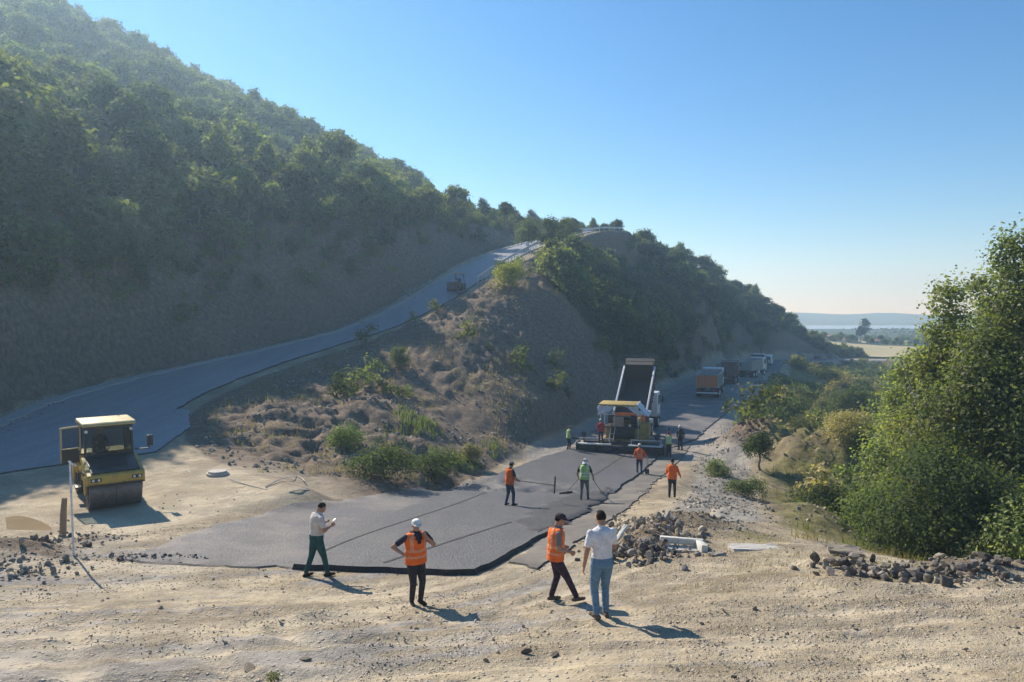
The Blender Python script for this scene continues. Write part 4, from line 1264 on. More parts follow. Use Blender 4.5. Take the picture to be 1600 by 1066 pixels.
def pile(name, label, pxs, n, meshes, s0, s1, seed, hgt=0.35, spread=(0.9, 0.5), fine=None):
    """a heap of single stones round a line of ground points"""
    rng = np.random.default_rng(seed)
    G = np.array([ground(*p)[:] for p in pxs])
    c = G.mean(0)
    t = empty(name, (c[0], c[1], H(c[0], c[1])), 0, label, 'rubble')
    base = Vector(t.location)
    pts = []
    for i in range(n):
        k = rng.uniform(0, len(G) - 1); a = int(k); f = k - a
        q = G[a] * (1 - f) + G[min(a + 1, len(G) - 1)] * f
        ox, oy = rng.normal(0, spread[0]), rng.normal(0, spread[1])
        e = math.exp(-(ox / spread[0]) ** 2 * 0.5 - (oy / spread[1]) ** 2 * 0.5)
        s = s0 + (s1 - s0) * rng.random() ** 2.2
        x, y = q[0] + ox, q[1] + oy
        pts.append((x, y, s, e))
    P = np.array(pts); Z = H_all(P[:, 0], P[:, 1])
    for (x, y, s, e), z in zip(pts, Z):
        me = meshes[int(rng.integers(len(meshes)))]
        o = link('stone', me, t, Vector((x, y, z + s * 0.08 + hgt * e * rng.uniform(0.3, 1.0))) - base, tuple(rng.uniform(0, 6.28, 3)), tuple(s * rng.uniform(0.75, 1.25, 3)))
    return t
pile('rubble_pile', 'long low heap of black broken asphalt at the right of the lay-by', [(1300, 885), (1360, 890), (1430, 895), (1500, 900), (1560, 895)], 290, STB * 2 + STA[:2], 0.03, 0.19, 81, 0.20, (0.45, 0.36))
pile('rubble_pile', 'brown stones at the right end of the black rubble heap', [(1490, 872), (1545, 868), (1600, 862)], 90, STA, 0.04, 0.20, 82, 0.2, (0.5, 0.25))
pile('rubble_pile', 'dark heap of stones and slabs right behind the man in the white shirt', [(975, 868), (1000, 872), (1030, 866)], 200, STB + STC[:2] + STA[:3], 0.03, 0.20, 83, 0.42, (0.42, 0.42))
pile('rubble_pile', 'heap of grey brown rubble beside the paving strip, above the white slab', [(985, 818), (1020, 828), (1070, 838)], 240, STA + STC[:3], 0.03, 0.19, 84, 0.30, (0.60, 0.9))
pile('rubble_pile', 'dark stones and clods in the left corner beside the wooden post', [(92, 838), (120, 842), (60, 850)], 55, STB[:3] + STA[:3], 0.05, 0.16, 85, 0.18, (0.5, 0.3))
pile('rubble_pile', 'grey lumps of spoil at the left edge of the picture', [(10, 895), (50, 900), (80, 890)], 70, STC + STA[:2], 0.04, 0.14, 86, 0.12, (0.6, 0.35))
pile('rubble_pile', 'ragged dark asphalt crumbs at the left tip of the dusty paving', [(200, 876), (250, 872), (300, 872)], 110, STB, 0.03, 0.10, 87, 0.10, (0.5, 0.15))
pile('rubble_pile', 'loose black asphalt crumbs raked out along the paving edge by the green vest worker', [(850, 815), (890, 800), (925, 785)], 90, STB, 0.02, 0.05, 88, 0.10, (0.7, 0.5))

def fines(X, Y, r):
    k = np.zeros(len(X), bool)
    for pl, w in ((((9.0, 14.9), (10.9, 15.1)), 0.55), (((3.1, 18.6), (4.2, 18.8)), 0.7), (((4.6, 20.5), (5.2, 23.5)), 1.0), (((-12.8, 19.3), (-11.2, 20.0)), 0.7), (((-12.6, 16.8), (-11.0, 17.2)), 0.8)):
        d, _, _ = poly_dist(X, Y, np.array(pl)); k |= d < np.abs(r.normal(0, w, len(X)))
    return k & off_paving(X, Y)
scatter('rubble_fines', 'crumbled earth and small stones between the rubble heaps', -15, 13, 13, 26, 26000, fines, STA[:3] + STB[:3], 0.012, 0.06, 78)
def slab_obj(name, label, px, py, size, rz, tilt, m, cat, dz=0.0, chip=0.04, seed=1):
    g = ground(px, py)
    rng = np.random.default_rng(seed)
    bm = bmesh.new(); bmesh.ops.create_cube(bm, size=1.0)
    bmesh.ops.subdivide_edges(bm, edges=bm.edges[:], cuts=3, use_grid_fill=True)
    for v in bm.verts:
        v.co = Vector((v.co.x * size[0], v.co.y * size[1], v.co.z * size[2])) + Vector(rng.normal(0, chip * 0.35, 3)) * (1 if abs(v.co.x) > 0.49 or abs(v.co.y) > 0.49 else 0.25)
    me = bpy.data.meshes.new(name); bm.to_mesh(me); bm.free(); me.materials.append(m)
    return tag(link(name, me, None, (g.x, g.y, g.z + size[2] * 0.5 + dz), (tilt[0], tilt[1], rz)), label, cat)
# white broken concrete element: an angle piece lying by the heap
g = ground(1068, 858)
t = empty('concrete_block', (g.x, g.y, g.z), R(-8), 'white broken concrete channel lying beside the rubble behind the white shirt man', 'block')
MB().box((-0.05, 0.02, 0.20), (1.05, 0.10, 0.16), (0.1, 0.04, 0), 0.012).build('upright', CONCW, t)
MB().box((0.40, -0.20, 0.12), (0.16, 0.5, 0.26), (0, 0.1, 0.25), 0.012).build('end_wall', CONCW, t)
MB().box((-0.05, -0.17, 0.05), (0.9, 0.35, 0.07), (0.03, 0.02, 0), 0.012).build('base', CONC, t)
slab_obj('concrete_slab', 'pale flat concrete slab half sunk in the dirt right of the white channel', 1178, 857, (1.15, 0.40, 0.10), R(3), (0.04, 0.02), CONC, 'slab', -0.05)
slab_obj('concrete_slab', 'tilted stone slab at the left end of the black rubble heap', 1318, 868, (0.75, 0.45, 0.06), R(-6), (0.08, 0.06), ROCK_A, 'slab', 0.10, 0.06, 2)
slab_obj('concrete_slab', 'small yellowish block on top of the black rubble heap', 1467, 868, (0.34, 0.22, 0.12), R(10), (0.2, -0.1), CONCW, 'slab', 0.22, 0.03, 3)
slab_obj('concrete_slab', 'grey block left of the yellowish one on the rubble heap', 1440, 862, (0.36, 0.26, 0.18), R(25), (0.1, 0.2), CONC, 'slab', 0.18, 0.05, 4)
slab_obj('concrete_slab', 'white strip of concrete lying left of the dark heap', 968, 852, (0.10, 0.75, 0.08), R(-38), (0.5, 0.0), CONCW, 'slab', 0.22, 0.02, 5)
slab_obj('concrete_slab', 'low pale stone in the dirt at the left of the rubble', 1120, 868, (0.4, 0.2, 0.08), R(14), (0.1, 0.0), ROCK_A, 'slab', -0.02, 0.05, 6)
slab_obj('tile', 'thin white slab lying on the verge where the lower road bends', 1175, 603, (2.4, 0.5, 0.12), R(8), (0, 0), CONCW, 'slab', 0.02, 0.03, 7)
slab_obj('tile', 'thin white slab on the verge nearer the parked trucks', 1213, 583, (2.6, 0.5, 0.12), R(8), (0, 0), CONCW, 'slab', 0.02, 0.03, 8)
# dark holes / lumps in front
for i, (qx, qy, s, lb) in enumerate(((820, 1020, 0.10, 'dark clod in the dirt left of the front centre'), (868, 1024, 0.11, 'dark clod right of its twin in the front centre'), (388, 1048, 0.12, 'dark clod at the bottom edge left of the middle'), (480, 1032, 0.09, 'small dark stone in the front left dirt'))):
    g = ground(qx, qy)
    tag(link('clod', rock_mesh(800 + i, stone_mat('dark_clod', (0.08, 0.065, 0.05), (0.20, 0.165, 0.12)), 0.4, 2), None, (g.x, g.y, g.z + 0.02), (0, 0, i), (s * 1.5, s, s * 0.8)), lb, 'stone')

# manhole ring with lid on the nose of the slope
g = ground(340, 742)
t = empty('manhole', (g.x, g.y, g.z), 0, 'pale round concrete manhole cover at the foot of the bare slope', 'manhole')
MB().tube((0, 0, -0.2), (0, 0, 0.10), 0.44, 0.44, 28).build('ring', CONC, t)
MB().tube((0, 0, 0.103), (0, 0, 0.17), 0.38, 0.36, 28).build('cover', CONC, t)

def stick(label, pts, r0, name='branch', m=BRANCH, lift=0.03):
    G = [ground(*p) for p in pts]
    rng = np.random.default_rng(int(pts[0][0]))
    P = spline(np.array([(g.x, g.y, g.z + lift + 0.05 * rng.normal()) for g in G]), 5)
    mb = MB()
    for i in range(len(P) - 1):
        f = i / len(P)
        mb.tube(P[i], P[i + 1], r0 * (1 - 0.6 * f), r0 * (1 - 0.6 * (i + 1) / len(P)), 6)
    return tag(mb.build(name, m), label, 'branch')
stick('bleached branch lying along the edge left of the manhole cover', [(292, 735), (305, 742), (316, 748)], 0.035)
stick('long bleached branch along the dirt edge right of the manhole cover', [(360, 752), (385, 758), (418, 766)], 0.03)
stick('crooked bleached branch slanting up the slope', [(415, 762), (440, 752), (465, 743)], 0.03)
stick('forked pale twig standing off the crooked branch', [(465, 745), (472, 750), (476, 758)], 0.03)
stick('short white stick at the corner of the dusty paving', [(452, 770), (468, 768), (484, 766)], 0.028)

# post and pole in the left corner
def upright(name, label, px, py, h, parts, lean=(0, 0), cat='post'):
    g = ground(px, py)
    t = empty(name, (g.x, g.y, g.z), 0, label, cat)
    t.rotation_euler = (lean[0], lean[1], 0)
    for nm, fn, m in parts: fn().build(nm, m, t)
    return t
upright('wooden_post', 'short thick weathered wooden post in the left corner', 98, 838, 1.2, [
    ('post', lambda: MB().tube((0, 0, -0.3), (0, 0, 0.62), 0.095, 0.088, 9).tube((0, 0, 0.60), (0.015, 0.01, 1.12), 0.086, 0.07, 9), WOODM)], (0, R(3)))
upright('marker_pole', 'thin pale pole with a short bent top beside the wooden post', 115, 868, 2.6, [
    ('pole', lambda: MB().tube((0, 0, -0.3), (0.02, 0, 2.32), 0.024, 0.022, 8), WHITEP),
    ('bent_top', lambda: MB().tube((-0.02, 0, 2.32), (0.17, 0, 2.20), 0.02, 0.02, 8), WHITEP),
    ('band', lambda: MB().tube((0.012, 0, 1.55), (0.012, 0, 1.62), 0.03, 0.03, 8), GALV)], (0, R(-1.5)))

# crash barriers on the upper road
def barrier(label, path, m=GALV, ph=1.15, sp=1.9, face=1, top=0.78):
    P = np.asarray(path, float)
    c = P[0]
    t = empty('crash_barrier', tuple(c), 0, label, 'barrier')
    base = Vector(c)
    seg = np.linalg.norm(np.diff(P, axis=0), axis=1); s = np.concatenate([[0], np.cumsum(seg)])
    prof = [(0.0, -0.155), (0.045, -0.11), (0.045, -0.06), (0.0, -0.02), (0.0, 0.02), (0.045, 0.06), (0.045, 0.11), (0.0, 0.155), (-0.02, 0.155), (-0.02, -0.155)]
    tt = np.gradient(P[:, :2], axis=0); tt /= np.linalg.norm(tt, axis=1)[:, None]
    nn = np.stack([tt[:, 1], -tt[:, 0]], 1) * face
    V = []; F = []
    k = len(prof)
    for i in range(len(P)):
        for u, v in prof:
            V.append((P[i, 0] + nn[i, 0] * u - c[0], P[i, 1] + nn[i, 1] * u - c[1], P[i, 2] + top - 0.15 + v * 1.0 - c[2]))
    for i in range(len(P) - 1):
        for j in range(k):
            F.append((i * k + j, i * k + (j + 1) % k, (i + 1) * k + (j + 1) % k, (i + 1) * k + j))
    link('beam', np_mesh('beam', V, F, m), t)
    pm = MB().box((0, 0, 0), (0.10, 0.07, ph)).mesh('post', m)
    for d in np.arange(0.3, s[-1], sp):
        q = np.array([np.interp(d, s, P[:, a]) for a in range(3)])
        ang = math.atan2(np.interp(d, s, tt[:, 1]), np.interp(d, s, tt[:, 0]))
        link('post', pm, t, Vector(q) - base + Vector((0, 0, top - ph / 2 - 0.01)), (0, 0, ang))
    return t
def road_edge(path, off, y0, y1, dz=0.1):
    t = np.gradient(path[:, :2], axis=0); t /= np.linalg.norm(t, axis=1)[:, None]
    n = np.stack([-t[:, 1], t[:, 0]], 1)
    k = (path[:, 1] >= y0) & (path[:, 1] <= y1)
    q = path[:, :2] + n * off
    return np.column_stack([q, path[:, 2] + CZ + dz])[k]
barrier('long grey steel crash barrier with close posts beside the climbing upper road', road_edge(UPF, -3.3, 85.5, 108, 0.25), ph=1.35, sp=1.25, top=0.95)
barrier('white lit crash barrier across the bend at the top of the straight', [at(776, 384, 118), at(795, 384, 119.5), at(814, 385, 121)], face=1)
barrier('pale crash barrier on the skyline where the road rounds the hill', road_edge(UPF, 3.0, 131, 147, 0.2))
barrier('lower crash barrier in front of the skyline one', road_edge(UPF, -3.2, 126, 146, 0.0))
# round mirror by the bush
g = at(824, 381, 103)
t = empty('traffic_mirror', (g.x, g.y, H(g.x, g.y)), 0, 'small white round mirror among the leaves by the barrier', 'mirror')
hh = g.z - H(g.x, g.y)
MB().tube((0, 0, 0), (0, 0, hh), 0.04, 0.04, 8).build('pole', GALV, t)
MB().tube((0, -0.05, hh), (0, -0.11, hh), 0.32, 0.28, 20).build('disc', WHITEP, t)
# ================================================================ MACHINES AND VEHICLES  (local +Y is forward)
def wheel(parent, x, y, r, w, rim_m=GALV, name='wheel'):
    t = MB().tube((x - w / 2, y, r), (x + w / 2, y, r), r, r, 24).build(name, RUBBER, parent)
    sx = 1 if x > 0 else -1
    xo = x + sx * w / 2
    m = MB().tube((xo - sx * 0.03, y, r), (xo + sx * 0.012, y, r), r * 0.58, r * 0.52, 18)
    m.tube((xo, y, r), (xo + sx * 0.05, y, r), r * 0.22, r * 0.18, 12)
    m.build('rim', rim_m, t)
    return t

def big_roller(loc, rz, label):
    t = empty('road_roller', loc, rz, label, 'roller')
    Rd = 0.62
    for y, nm in ((1.62, 'front_drum'), (-1.62, 'rear_drum')):
        d = None
        for s in (-1, 1):
            m = MB().tube((s * 0.012, y, Rd), (s * 0.85, y, Rd), Rd, Rd, 56)
            o = m.build(nm if d is None else 'drum_half', STEEL, t if d is None else d)
            if d is None: d = o
        MB().tube((-0.02, y, Rd), (0.02, y, Rd), Rd - 0.03, Rd - 0.03, 40).build('split_ring', DARKM, d)
        for s in (-1, 1):
            MB().tube((s * 0.852, y, Rd), (s * 0.875, y, Rd), 0.46, 0.44, 32).build('drum_plate', DARKM, d)
            # side arm reaching down to the axle
            MB().prism([(y - 0.30, 1.22), (y + 0.30, 1.22), (y + 0.17, 0.55), (y - 0.17, 0.55)], s * 0.88, s * 0.95, 'x', 0.012).build('drum_fork', YELLOW, t)
        MB().box((0, y + (0.66 if y > 0 else -0.66), 1.02), (1.66, 0.05, 0.07), (0, 0, 0), 0.01).build('scraper', DARKM, t)
    # front body with sloping black bonnet and yellow nose
    MB().prism([(0.62, 0.95), (2.30, 0.95), (2.36, 1.02), (2.36, 1.27), (2.30, 1.33), (0.90, 1.74), (0.62, 1.74)], -0.93, 0.93, 'x', 0.025).build('front_body', YELLOW, t)
    MB().prism([(2.22, 1.362), (0.92, 1.752), (0.92, 1.80), (2.24, 1.405)], -0.80, 0.80, 'x', 0.01).build('bonnet', BLACKP, t)
    MB().prism([(1.95, 1.488), (1.15, 1.73), (1.15, 1.745), (1.95, 1.505)], -0.46, 0.46, 'x').build('bonnet_vent', DARKM, t)
    MB().box((0, 2.375, 0.965), (1.84, 0.03, 0.05)).build('nose_lip', BLACKP, t)
    for s in (-1, 1):
        MB().box((s * 0.66, 2.368, 1.16), (0.34, 0.02, 0.12)).build('lamp_recess', BLACKP, t)
        for q in (0.57, 0.75):
            MB().tube((s * q, 2.37, 1.16), (s * q, 2.392, 1.16), 0.048, 0.045, 14).build('headlight', LAMP, t)
        MB().box((s * 0.94, 1.2, 1.25), (0.02, 0.75, 0.12)).build('side_vent', BLACKP, t)
    # rear body
    MB().prism([(-0.62, 0.95), (-2.32, 0.95), (-2.34, 1.45), (-2.2, 1.62), (-0.62, 1.70)], -0.93, 0.93, 'x', 0.025).build('rear_body', YELLOW, t)
    MB().box((0, 0, 0.88), (1.0, 1.9, 0.36), None, 0.03).build('articulation_frame', DARKM, t)
    for s in (-1, 1):
        MB().box((s * 0.96, 0.0, 0.55), (0.22, 0.55, 0.05), None, 0.008).build('step', DARKM, t)
        MB().bar((s * 0.96, 0.2, 0.55), (s * 0.9, 0.2, 1.1), 0.03, 0.03).bar((s * 0.96, -0.2, 0.55), (s * 0.9, -0.2, 1.1), 0.03, 0.03).build('step_hanger', DARKM, t)
    # cab
    MB().box((0, 0, 1.20), (1.74, 1.62, 0.22), None, 0.02).build('cab_floor', YELLOW, t)
    MB().prism([(-0.72, 1.74), (0.72, 1.74), (0.72, 1.50), (-0.72, 1.50)], -0.87, -0.83, 'x').build('side_panel', YELLOW, t)
    posts = [(0.80, 0.80), (-0.80, 0.80), (0.80, -0.78), (-0.80, -0.78)]
    for x, y in posts:
        MB().bar((x, y, 1.30), (x * 0.95, y * (0.86 if y > 0 else 0.94), 2.90), 0.075, 0.075).build('cab_post', BLACKP, t)
    MB().box((0, 0.70, 2.83), (1.50, 0.06, 0.14)).box((0, -0.74, 2.83), (1.50, 0.06, 0.14)).build('cab_header', BLACKP, t)
    MB().prism([(-0.90, 2.90), (0.98, 2.90), (1.0, 2.95), (0.86, 3.03), (-0.82, 3.05), (-0.93, 2.96)], -0.90, 0.90, 'x', 0.02).build('cab_roof', CREAM, t)
    MB().prism([(0.835, 1.80), (0.742, 2.76), (0.732, 2.76), (0.825, 1.80)], -0.73, 0.73, 'x').build('windscreen', GLASS, t)
    MB().prism([(-0.80, 1.70), (-0.765, 2.76), (-0.755, 2.76), (-0.79, 1.70)], -0.73, 0.73, 'x').build('rear_window', GLASS, t)
    MB().prism([(-0.70, 1.78), (0.70, 1.78), (0.62, 2.76), (-0.66, 2.76)], -0.825, -0.818, 'x').build('side_window', GLASS, t)
    MB().box((0, 0.86, 1.72), (1.5, 0.05, 0.30), (R(-6), 0, 0)).build('dash_panel', BLACKP, t)
    MB().bar((0.1, 0.80, 1.86), (-0.25, 0.755, 2.45), 0.02, 0.015).build('wiper', BLACKP, t)
    MB().box((0.15, -0.42, 1.62), (0.50, 0.46, 0.14), None, 0.04).box((0.15, -0.66, 1.98), (0.48, 0.14, 0.66), (R(8), 0, 0), 0.05).build('seat', BLACKP, t)
    MB().tube((0.15, 0.35, 1.3), (0.15, 0.22, 1.95), 0.03, 0.025, 10).build('steering_column', BLACKP, t)
    bm = bmesh.new()
    ring = MB()
    for k in range(20):
        a0, a1 = k / 20 * 6.283, (k + 1) / 20 * 6.283
        f = lambda a: Vector((0.15 + 0.19 * math.cos(a), 0.22 + 0.17 * math.sin(a), 1.96 - 0.09 * math.sin(a)))
        ring.tube(f(a0), f(a1), 0.016, 0.016, 6)
    ring.build('steering_wheel', BLACKP, t)
    bm.free()
    # open door on the operator's right
    d = MB().bar((0.86, -0.02, 1.50), (0.86, -0.02, 2.86), 0.05, 0.05).bar((1.48, -0.10, 1.50), (1.48, -0.10, 2.80), 0.06, 0.05).bar((0.86, -0.02, 2.83), (1.48, -0.10, 2.78), 0.05, 0.06).bar((0.86, -0.02, 2.02), (1.48, -0.10, 1.98), 0.04, 0.04).build('door', CREAM, t)
    MB().prism([(0.88, 1.46), (1.46, 1.40), (1.46, 1.98), (0.88, 2.02)], -0.09, -0.05, 'y').build('door_panel', BLACKP, d)
    MB().prism([(0.90, 2.05), (1.44, 2.01), (1.44, 2.76), (0.90, 2.80)], -0.068, -0.062, 'y').build('door_glass', GLASS, d)
    MB().box((1.38, -0.02, 1.92), (0.10, 0.05, 0.04)).build('door_handle', DARKM, d)
    # mirrors, beacon, rail
    for s, ext in ((-1, 0.42), (1, 0.12)):
        MB().tube((s * 0.86, 0.86, 1.90), (s * (0.90 + ext), 1.05, 1.93), 0.026, 0.026, 8).tube((s * (0.90 + ext), 1.05, 1.93), (s * (0.90 + ext), 1.05, 2.12), 0.026, 0.026, 8).build('mirror_arm', BLACKP, t)
        if s < 0: MB().box((s * (0.94 + ext), 1.03, 2.22), (0.22, 0.06, 0.42), None, 0.02).build('mirror', BLACKP, t)
    MB().tube((-0.55, -0.6, 3.03), (-0.55, -0.6, 3.06), 0.05, 0.05, 12).build('beacon_mount', BLACKP, t)
    for s in (-1, 1):
        MB().tube((s * 0.75, 0.72, 2.70), (s * 0.75, 0.80, 2.70), 0.06, 0.055, 14).build('work_light', LAMP, t)
    return t

g = ground(172, 800)
ROLL = (g.x - 1.15, g.y + 1.9, H(g.x - 1.15, g.y + 1.9) + 0.02)
ROLL_RZ = math.pi + R(37)
ROLL_S = 0.93
big_roller(ROLL, ROLL_RZ, 'yellow tandem roller with a glazed cab and open door at the left').scale = (ROLL_S,) * 3

def small_roller(loc, rz, label):
    t = empty('road_roller', loc, rz, label, 'roller')
    for y, nm in ((0.85, 'front_drum'), (-0.85, 'rear_drum')):
        MB().tube((-0.6, y, 0.38), (0.6, y, 0.38), 0.38, 0.38, 28).build(nm, STEEL, t)
        for s in (-1, 1): MB().prism([(y - 0.2, 0.95), (y + 0.2, 0.95), (y + 0.1, 0.34), (y - 0.1, 0.34)], s * 0.61, s * 0.66).build('drum_fork', DARKM, t)
    MB().prism([(-1.25, 0.62), (-0.2, 0.62), (-0.2, 1.0), (-1.2, 0.98)], -0.58, 0.58, 'x', 0.03).build('rear_body', BROWNP, t)
    MB().prism([(0.1, 0.62), (1.25, 0.62), (1.2, 1.05), (0.1, 1.12)], -0.58, 0.58, 'x', 0.03).build('front_body', BROWNP, t)
    MB().box((0, -0.05, 0.6), (0.5, 0.7, 0.25)).build('articulation_frame', DARKM, t)
    MB().box((0, -0.5, 1.08), (0.45, 0.42, 0.12), None, 0.03).box((0, -0.72, 1.32), (0.44, 0.10, 0.42), None, 0.03).build('seat', BLACKP, t)
    MB().tube((0, 0.25, 1.05), (0, 0.1, 1.42), 0.025, 0.025, 8).tube((0, 0.09, 1.43), (0, 0.075, 1.46), 0.17, 0.17, 16).build('steering_wheel', BLACKP, t)
    for s in (-1, 1): MB().bar((s * 0.5, -0.95, 0.95), (s * 0.5, -0.80, 2.05), 0.05, 0.05).build('roll_bar', DARKM, t)
    MB().prism([(-1.0, 2.05), (0.35, 2.05), (0.30, 2.12), (-0.95, 2.12)], -0.62, 0.62, 'x', 0.02).build('sunshade', CREAM, t)
    return t
i_r = int(np.argmin(np.abs(UPF[:, 1] - 83.5)))
q = UPF[i_r]; tq = UPF[i_r + 2, :2] - UPF[i_r - 2, :2]; tq /= np.linalg.norm(tq)
small_roller((q[0] + tq[1] * 1.9, q[1] - tq[0] * 1.9, q[2] + CZ + 0.15), math.atan2(-tq[0], tq[1]) + math.pi, 'small dark roller at the edge of the upper road where the crash barrier begins')

def dump_truck(loc, rz, label, bed_m, cab_m, tail_m, raise_deg=0.0, rack=True, group='dump trucks on the lower road'):
    t = empty('dump_truck', loc, rz, label, 'truck', group)
    L0, L1 = -4.1, 4.0
    for s in (-1, 1):
        MB().box((s * 0.42, 0, 0.98), (0.10, 7.6, 0.26)).build('chassis_rail', DARKM, t)
    for y in (2.75, -1.55, -2.9):
        MB().tube((-1.0, y, 0.52), (1.0, y, 0.52), 0.09, 0.09, 10).build('axle', DARKM, t)
        for s in (-1, 1):
            if y > 0: wheel(t, s * 1.06, y, 0.52, 0.30)
            else: wheel(t, s * 0.98, y, 0.52, 0.54)
    for s in (-1, 1):
        MB().prism([(2.05, 0.80), (2.2, 1.12), (3.3, 1.12), (3.45, 0.80), (3.5, 0.80), (3.35, 1.17), (2.15, 1.17), (2.0, 0.80)], s * 0.90 if s > 0 else -1.24, s * 1.24 if s > 0 else -0.90).build('mudguard', BLACKP, t)
    # cab
    c = MB().prism([(2.0, 1.0), (3.95, 0.75), (4.05, 1.0), (4.0, 1.85), (3.72, 2.95), (3.55, 3.05), (2.0, 3.05)], -1.2, 1.2, 'x', 0.05).build('cab', cab_m, t)
    MB().prism([(4.025, 1.90), (3.775, 2.86), (3.79, 2.865), (4.04, 1.90)], -1.02, 1.02).build('windscreen', BLACKP, c)
    for s in (-1, 1):
        MB().prism([(2.55, 1.95), (3.70, 1.95), (3.52, 2.75), (2.55, 2.75)], s * 1.203, s * 1.212).build('side_window', BLACKP, c)
        MB().box((s * 1.42, 3.7, 2.35), (0.16, 0.08, 0.55), None, 0.02).bar((s * 1.2, 3.6, 2.6), (s * 1.42, 3.7, 2.6), 0.03, 0.03).build('mirror', BLACKP, c)
        MB().box((s * 0.85, 4.04, 0.95), (0.36, 0.05, 0.16)).build('headlight', LAMP, c)
    MB().box((0, 1.993, 2.3), (1.5, 0.01, 0.6)).build('rear_window', BLACKP, c)
    MB().box((0, 4.0, 0.62), (2.4, 0.16, 0.3), None, 0.03).build('bumper', DARKM, t)
    MB().box((-0.75, 0.6, 0.75), (0.5, 1.0, 0.5), None, 0.05).box((0.75, 0.6, 0.75), (0.5, 1.0, 0.5), None, 0.05).build('fuel_tank', GALV, t)
    # tipping body, hinged at the back
    hy, hz_ = -3.75, 1.18
    e = bpy.data.objects.new('bed', None)
    W = 1.24; y0, y1, zb, zt = -0.30, 5.30, 0.06, 1.42
    m = MB()
    m.box((0, (y0 + y1) / 2, zb), (2 * W, y1 - y0, 0.10))
    for s in (-1, 1):
        m.box((s * (W - 0.03), (y0 + y1) / 2, (zb + zt) / 2 + 0.05), (0.06, y1 - y0, zt - zb))
    m.box((0, y1 - 0.03, (zb + zt) / 2 + 0.15), (2 * W - 0.13, 0.06, zt - zb + 0.25))
    bme = m.mesh('bed', bed_m, True, 35)
    M = Euler((R(raise_deg), 0, 0))
    b = link('bed', bme, t, (0, hy, hz_), M)
    for s in (-1, 1):
        MB().box((s * W, (y0 + y1) / 2, zt + 0.10), (0.14, y1 - y0 + 0.02, 0.11), None, 0.015).build('top_rail', WHITEP if raise_deg else bed_m, b)  # raised bed: white paint on the rails stands in for sunlit edges
        for k in range(7):
            MB().box((s * (W + 0.035), y0 + 0.25 + k * 0.85, (zb + zt) / 2 + 0.02), (0.07, 0.10, zt - zb - 0.06)).build('side_rib', bed_m, b)
    if rack:
        MB().box((0, y1 + 0.35, zt + 0.32), (2 * W - 0.1, 0.85, 0.06)).bar((-W + 0.1, y1 - 0.03, zt + 0.1), (-W + 0.1, y1 + 0.1, zt + 0.62), 0.06, 0.06).bar((W - 0.1, y1 - 0.03, zt + 0.1), (W - 0.1, y1 + 0.1, zt + 0.62), 0.06, 0.06).bar((-W + 0.1, y1 + 0.05, zt + 0.62), (W - 0.1, y1 + 0.05, zt + 0.62), 0.06, 0.06).build('cab_shield', bed_m if raise_deg else GREYP, b)
    if raise_deg:
        for s in (-0.3, 0.3):
            MB().tube((s, 1.6, 1.0), Vector((s, hy, hz_)) + M.to_matrix() @ Vector((0, 4.6, 0.0)), 0.10, 0.06, 10).build('tipping_ram', GALV, t)
    # tailgate hangs from the top, below it lamps
    tg = MB().box((0, 0, -0.70), (2 * W - 0.14, 0.07, 1.36)).build('tailgate', tail_m, b, loc=(0, y0 - 0.05, zt + 0.04), rot=(R(-raise_deg * 1.15), 0, 0))
    for x in (-0.8, 0, 0.8): MB().box((x, -0.06, -0.70), (0.10, 0.05, 1.26)).build('tailgate_rib', tail_m, tg)
    MB().box((0, -0.06, -0.10), (2 * W - 0.2, 0.05, 0.09)).build('tailgate_bar', tail_m, tg)
    MB().box((0, -4.12, 0.62), (2.4, 0.08, 0.16)).build('rear_bumper', WHITEP if tail_m is ORANGEP else DARKM, t)
    for s in (-1, 1):
        MB().box((s * 0.92, -4.02, 0.86), (0.40, 0.05, 0.13)).build('tail_light', REDP, t)
        MB().box((s * 1.0, -3.72, 0.62), (0.55, 0.02, 0.55)).build('mud_flap', RUBBER, t)
    return t

def heading(p, off=0.0):
    """yaw of the lower road at a point"""
    k = int(np.argmin(np.hypot(LO[:, 0] - p.x, LO[:, 1] - p.y)))
    k = min(max(k, 1), len(LO) - 2)
    d = LO[k + 1, :2] - LO[k - 1, :2]
    return -math.atan2(d[0], d[1]) + off
def on_road(px, d):
    p = at(px, 560, d)
    p.z = H(p.x, p.y) + 0.085
    return p
def truck_at(px, d, lab, *a, **k):
    p = on_road(px, d); off = k.pop('off', 0.0)
    h = heading(p, off)
    # the given pixel is the truck's tail
    fw = Vector((-math.sin(h), math.cos(h), 0))
    c = p + fw * 4.1
    c.z = H(c.x, c.y) + 0.085
    return dump_truck(tuple(c), h, lab, *a, **k)
truck_at(1105, 84, 'dump truck with a rusty orange tailgate, nearest of the parked row', GREYP, WHITEP, ORANGEP)
truck_at(1134, 104, 'dark brown dump truck second in the parked row', BROWNP, BROWNP, BROWNP)
truck_at(1163, 119, 'dump truck with a pale grey ribbed bed, third in the parked row', GREYP, WHITEP, GREYP, off=R(-14))
truck_at(1180, 138, 'dump truck behind the pale grey one, last of the parked row', DARKM, WHITEP, GREYP)

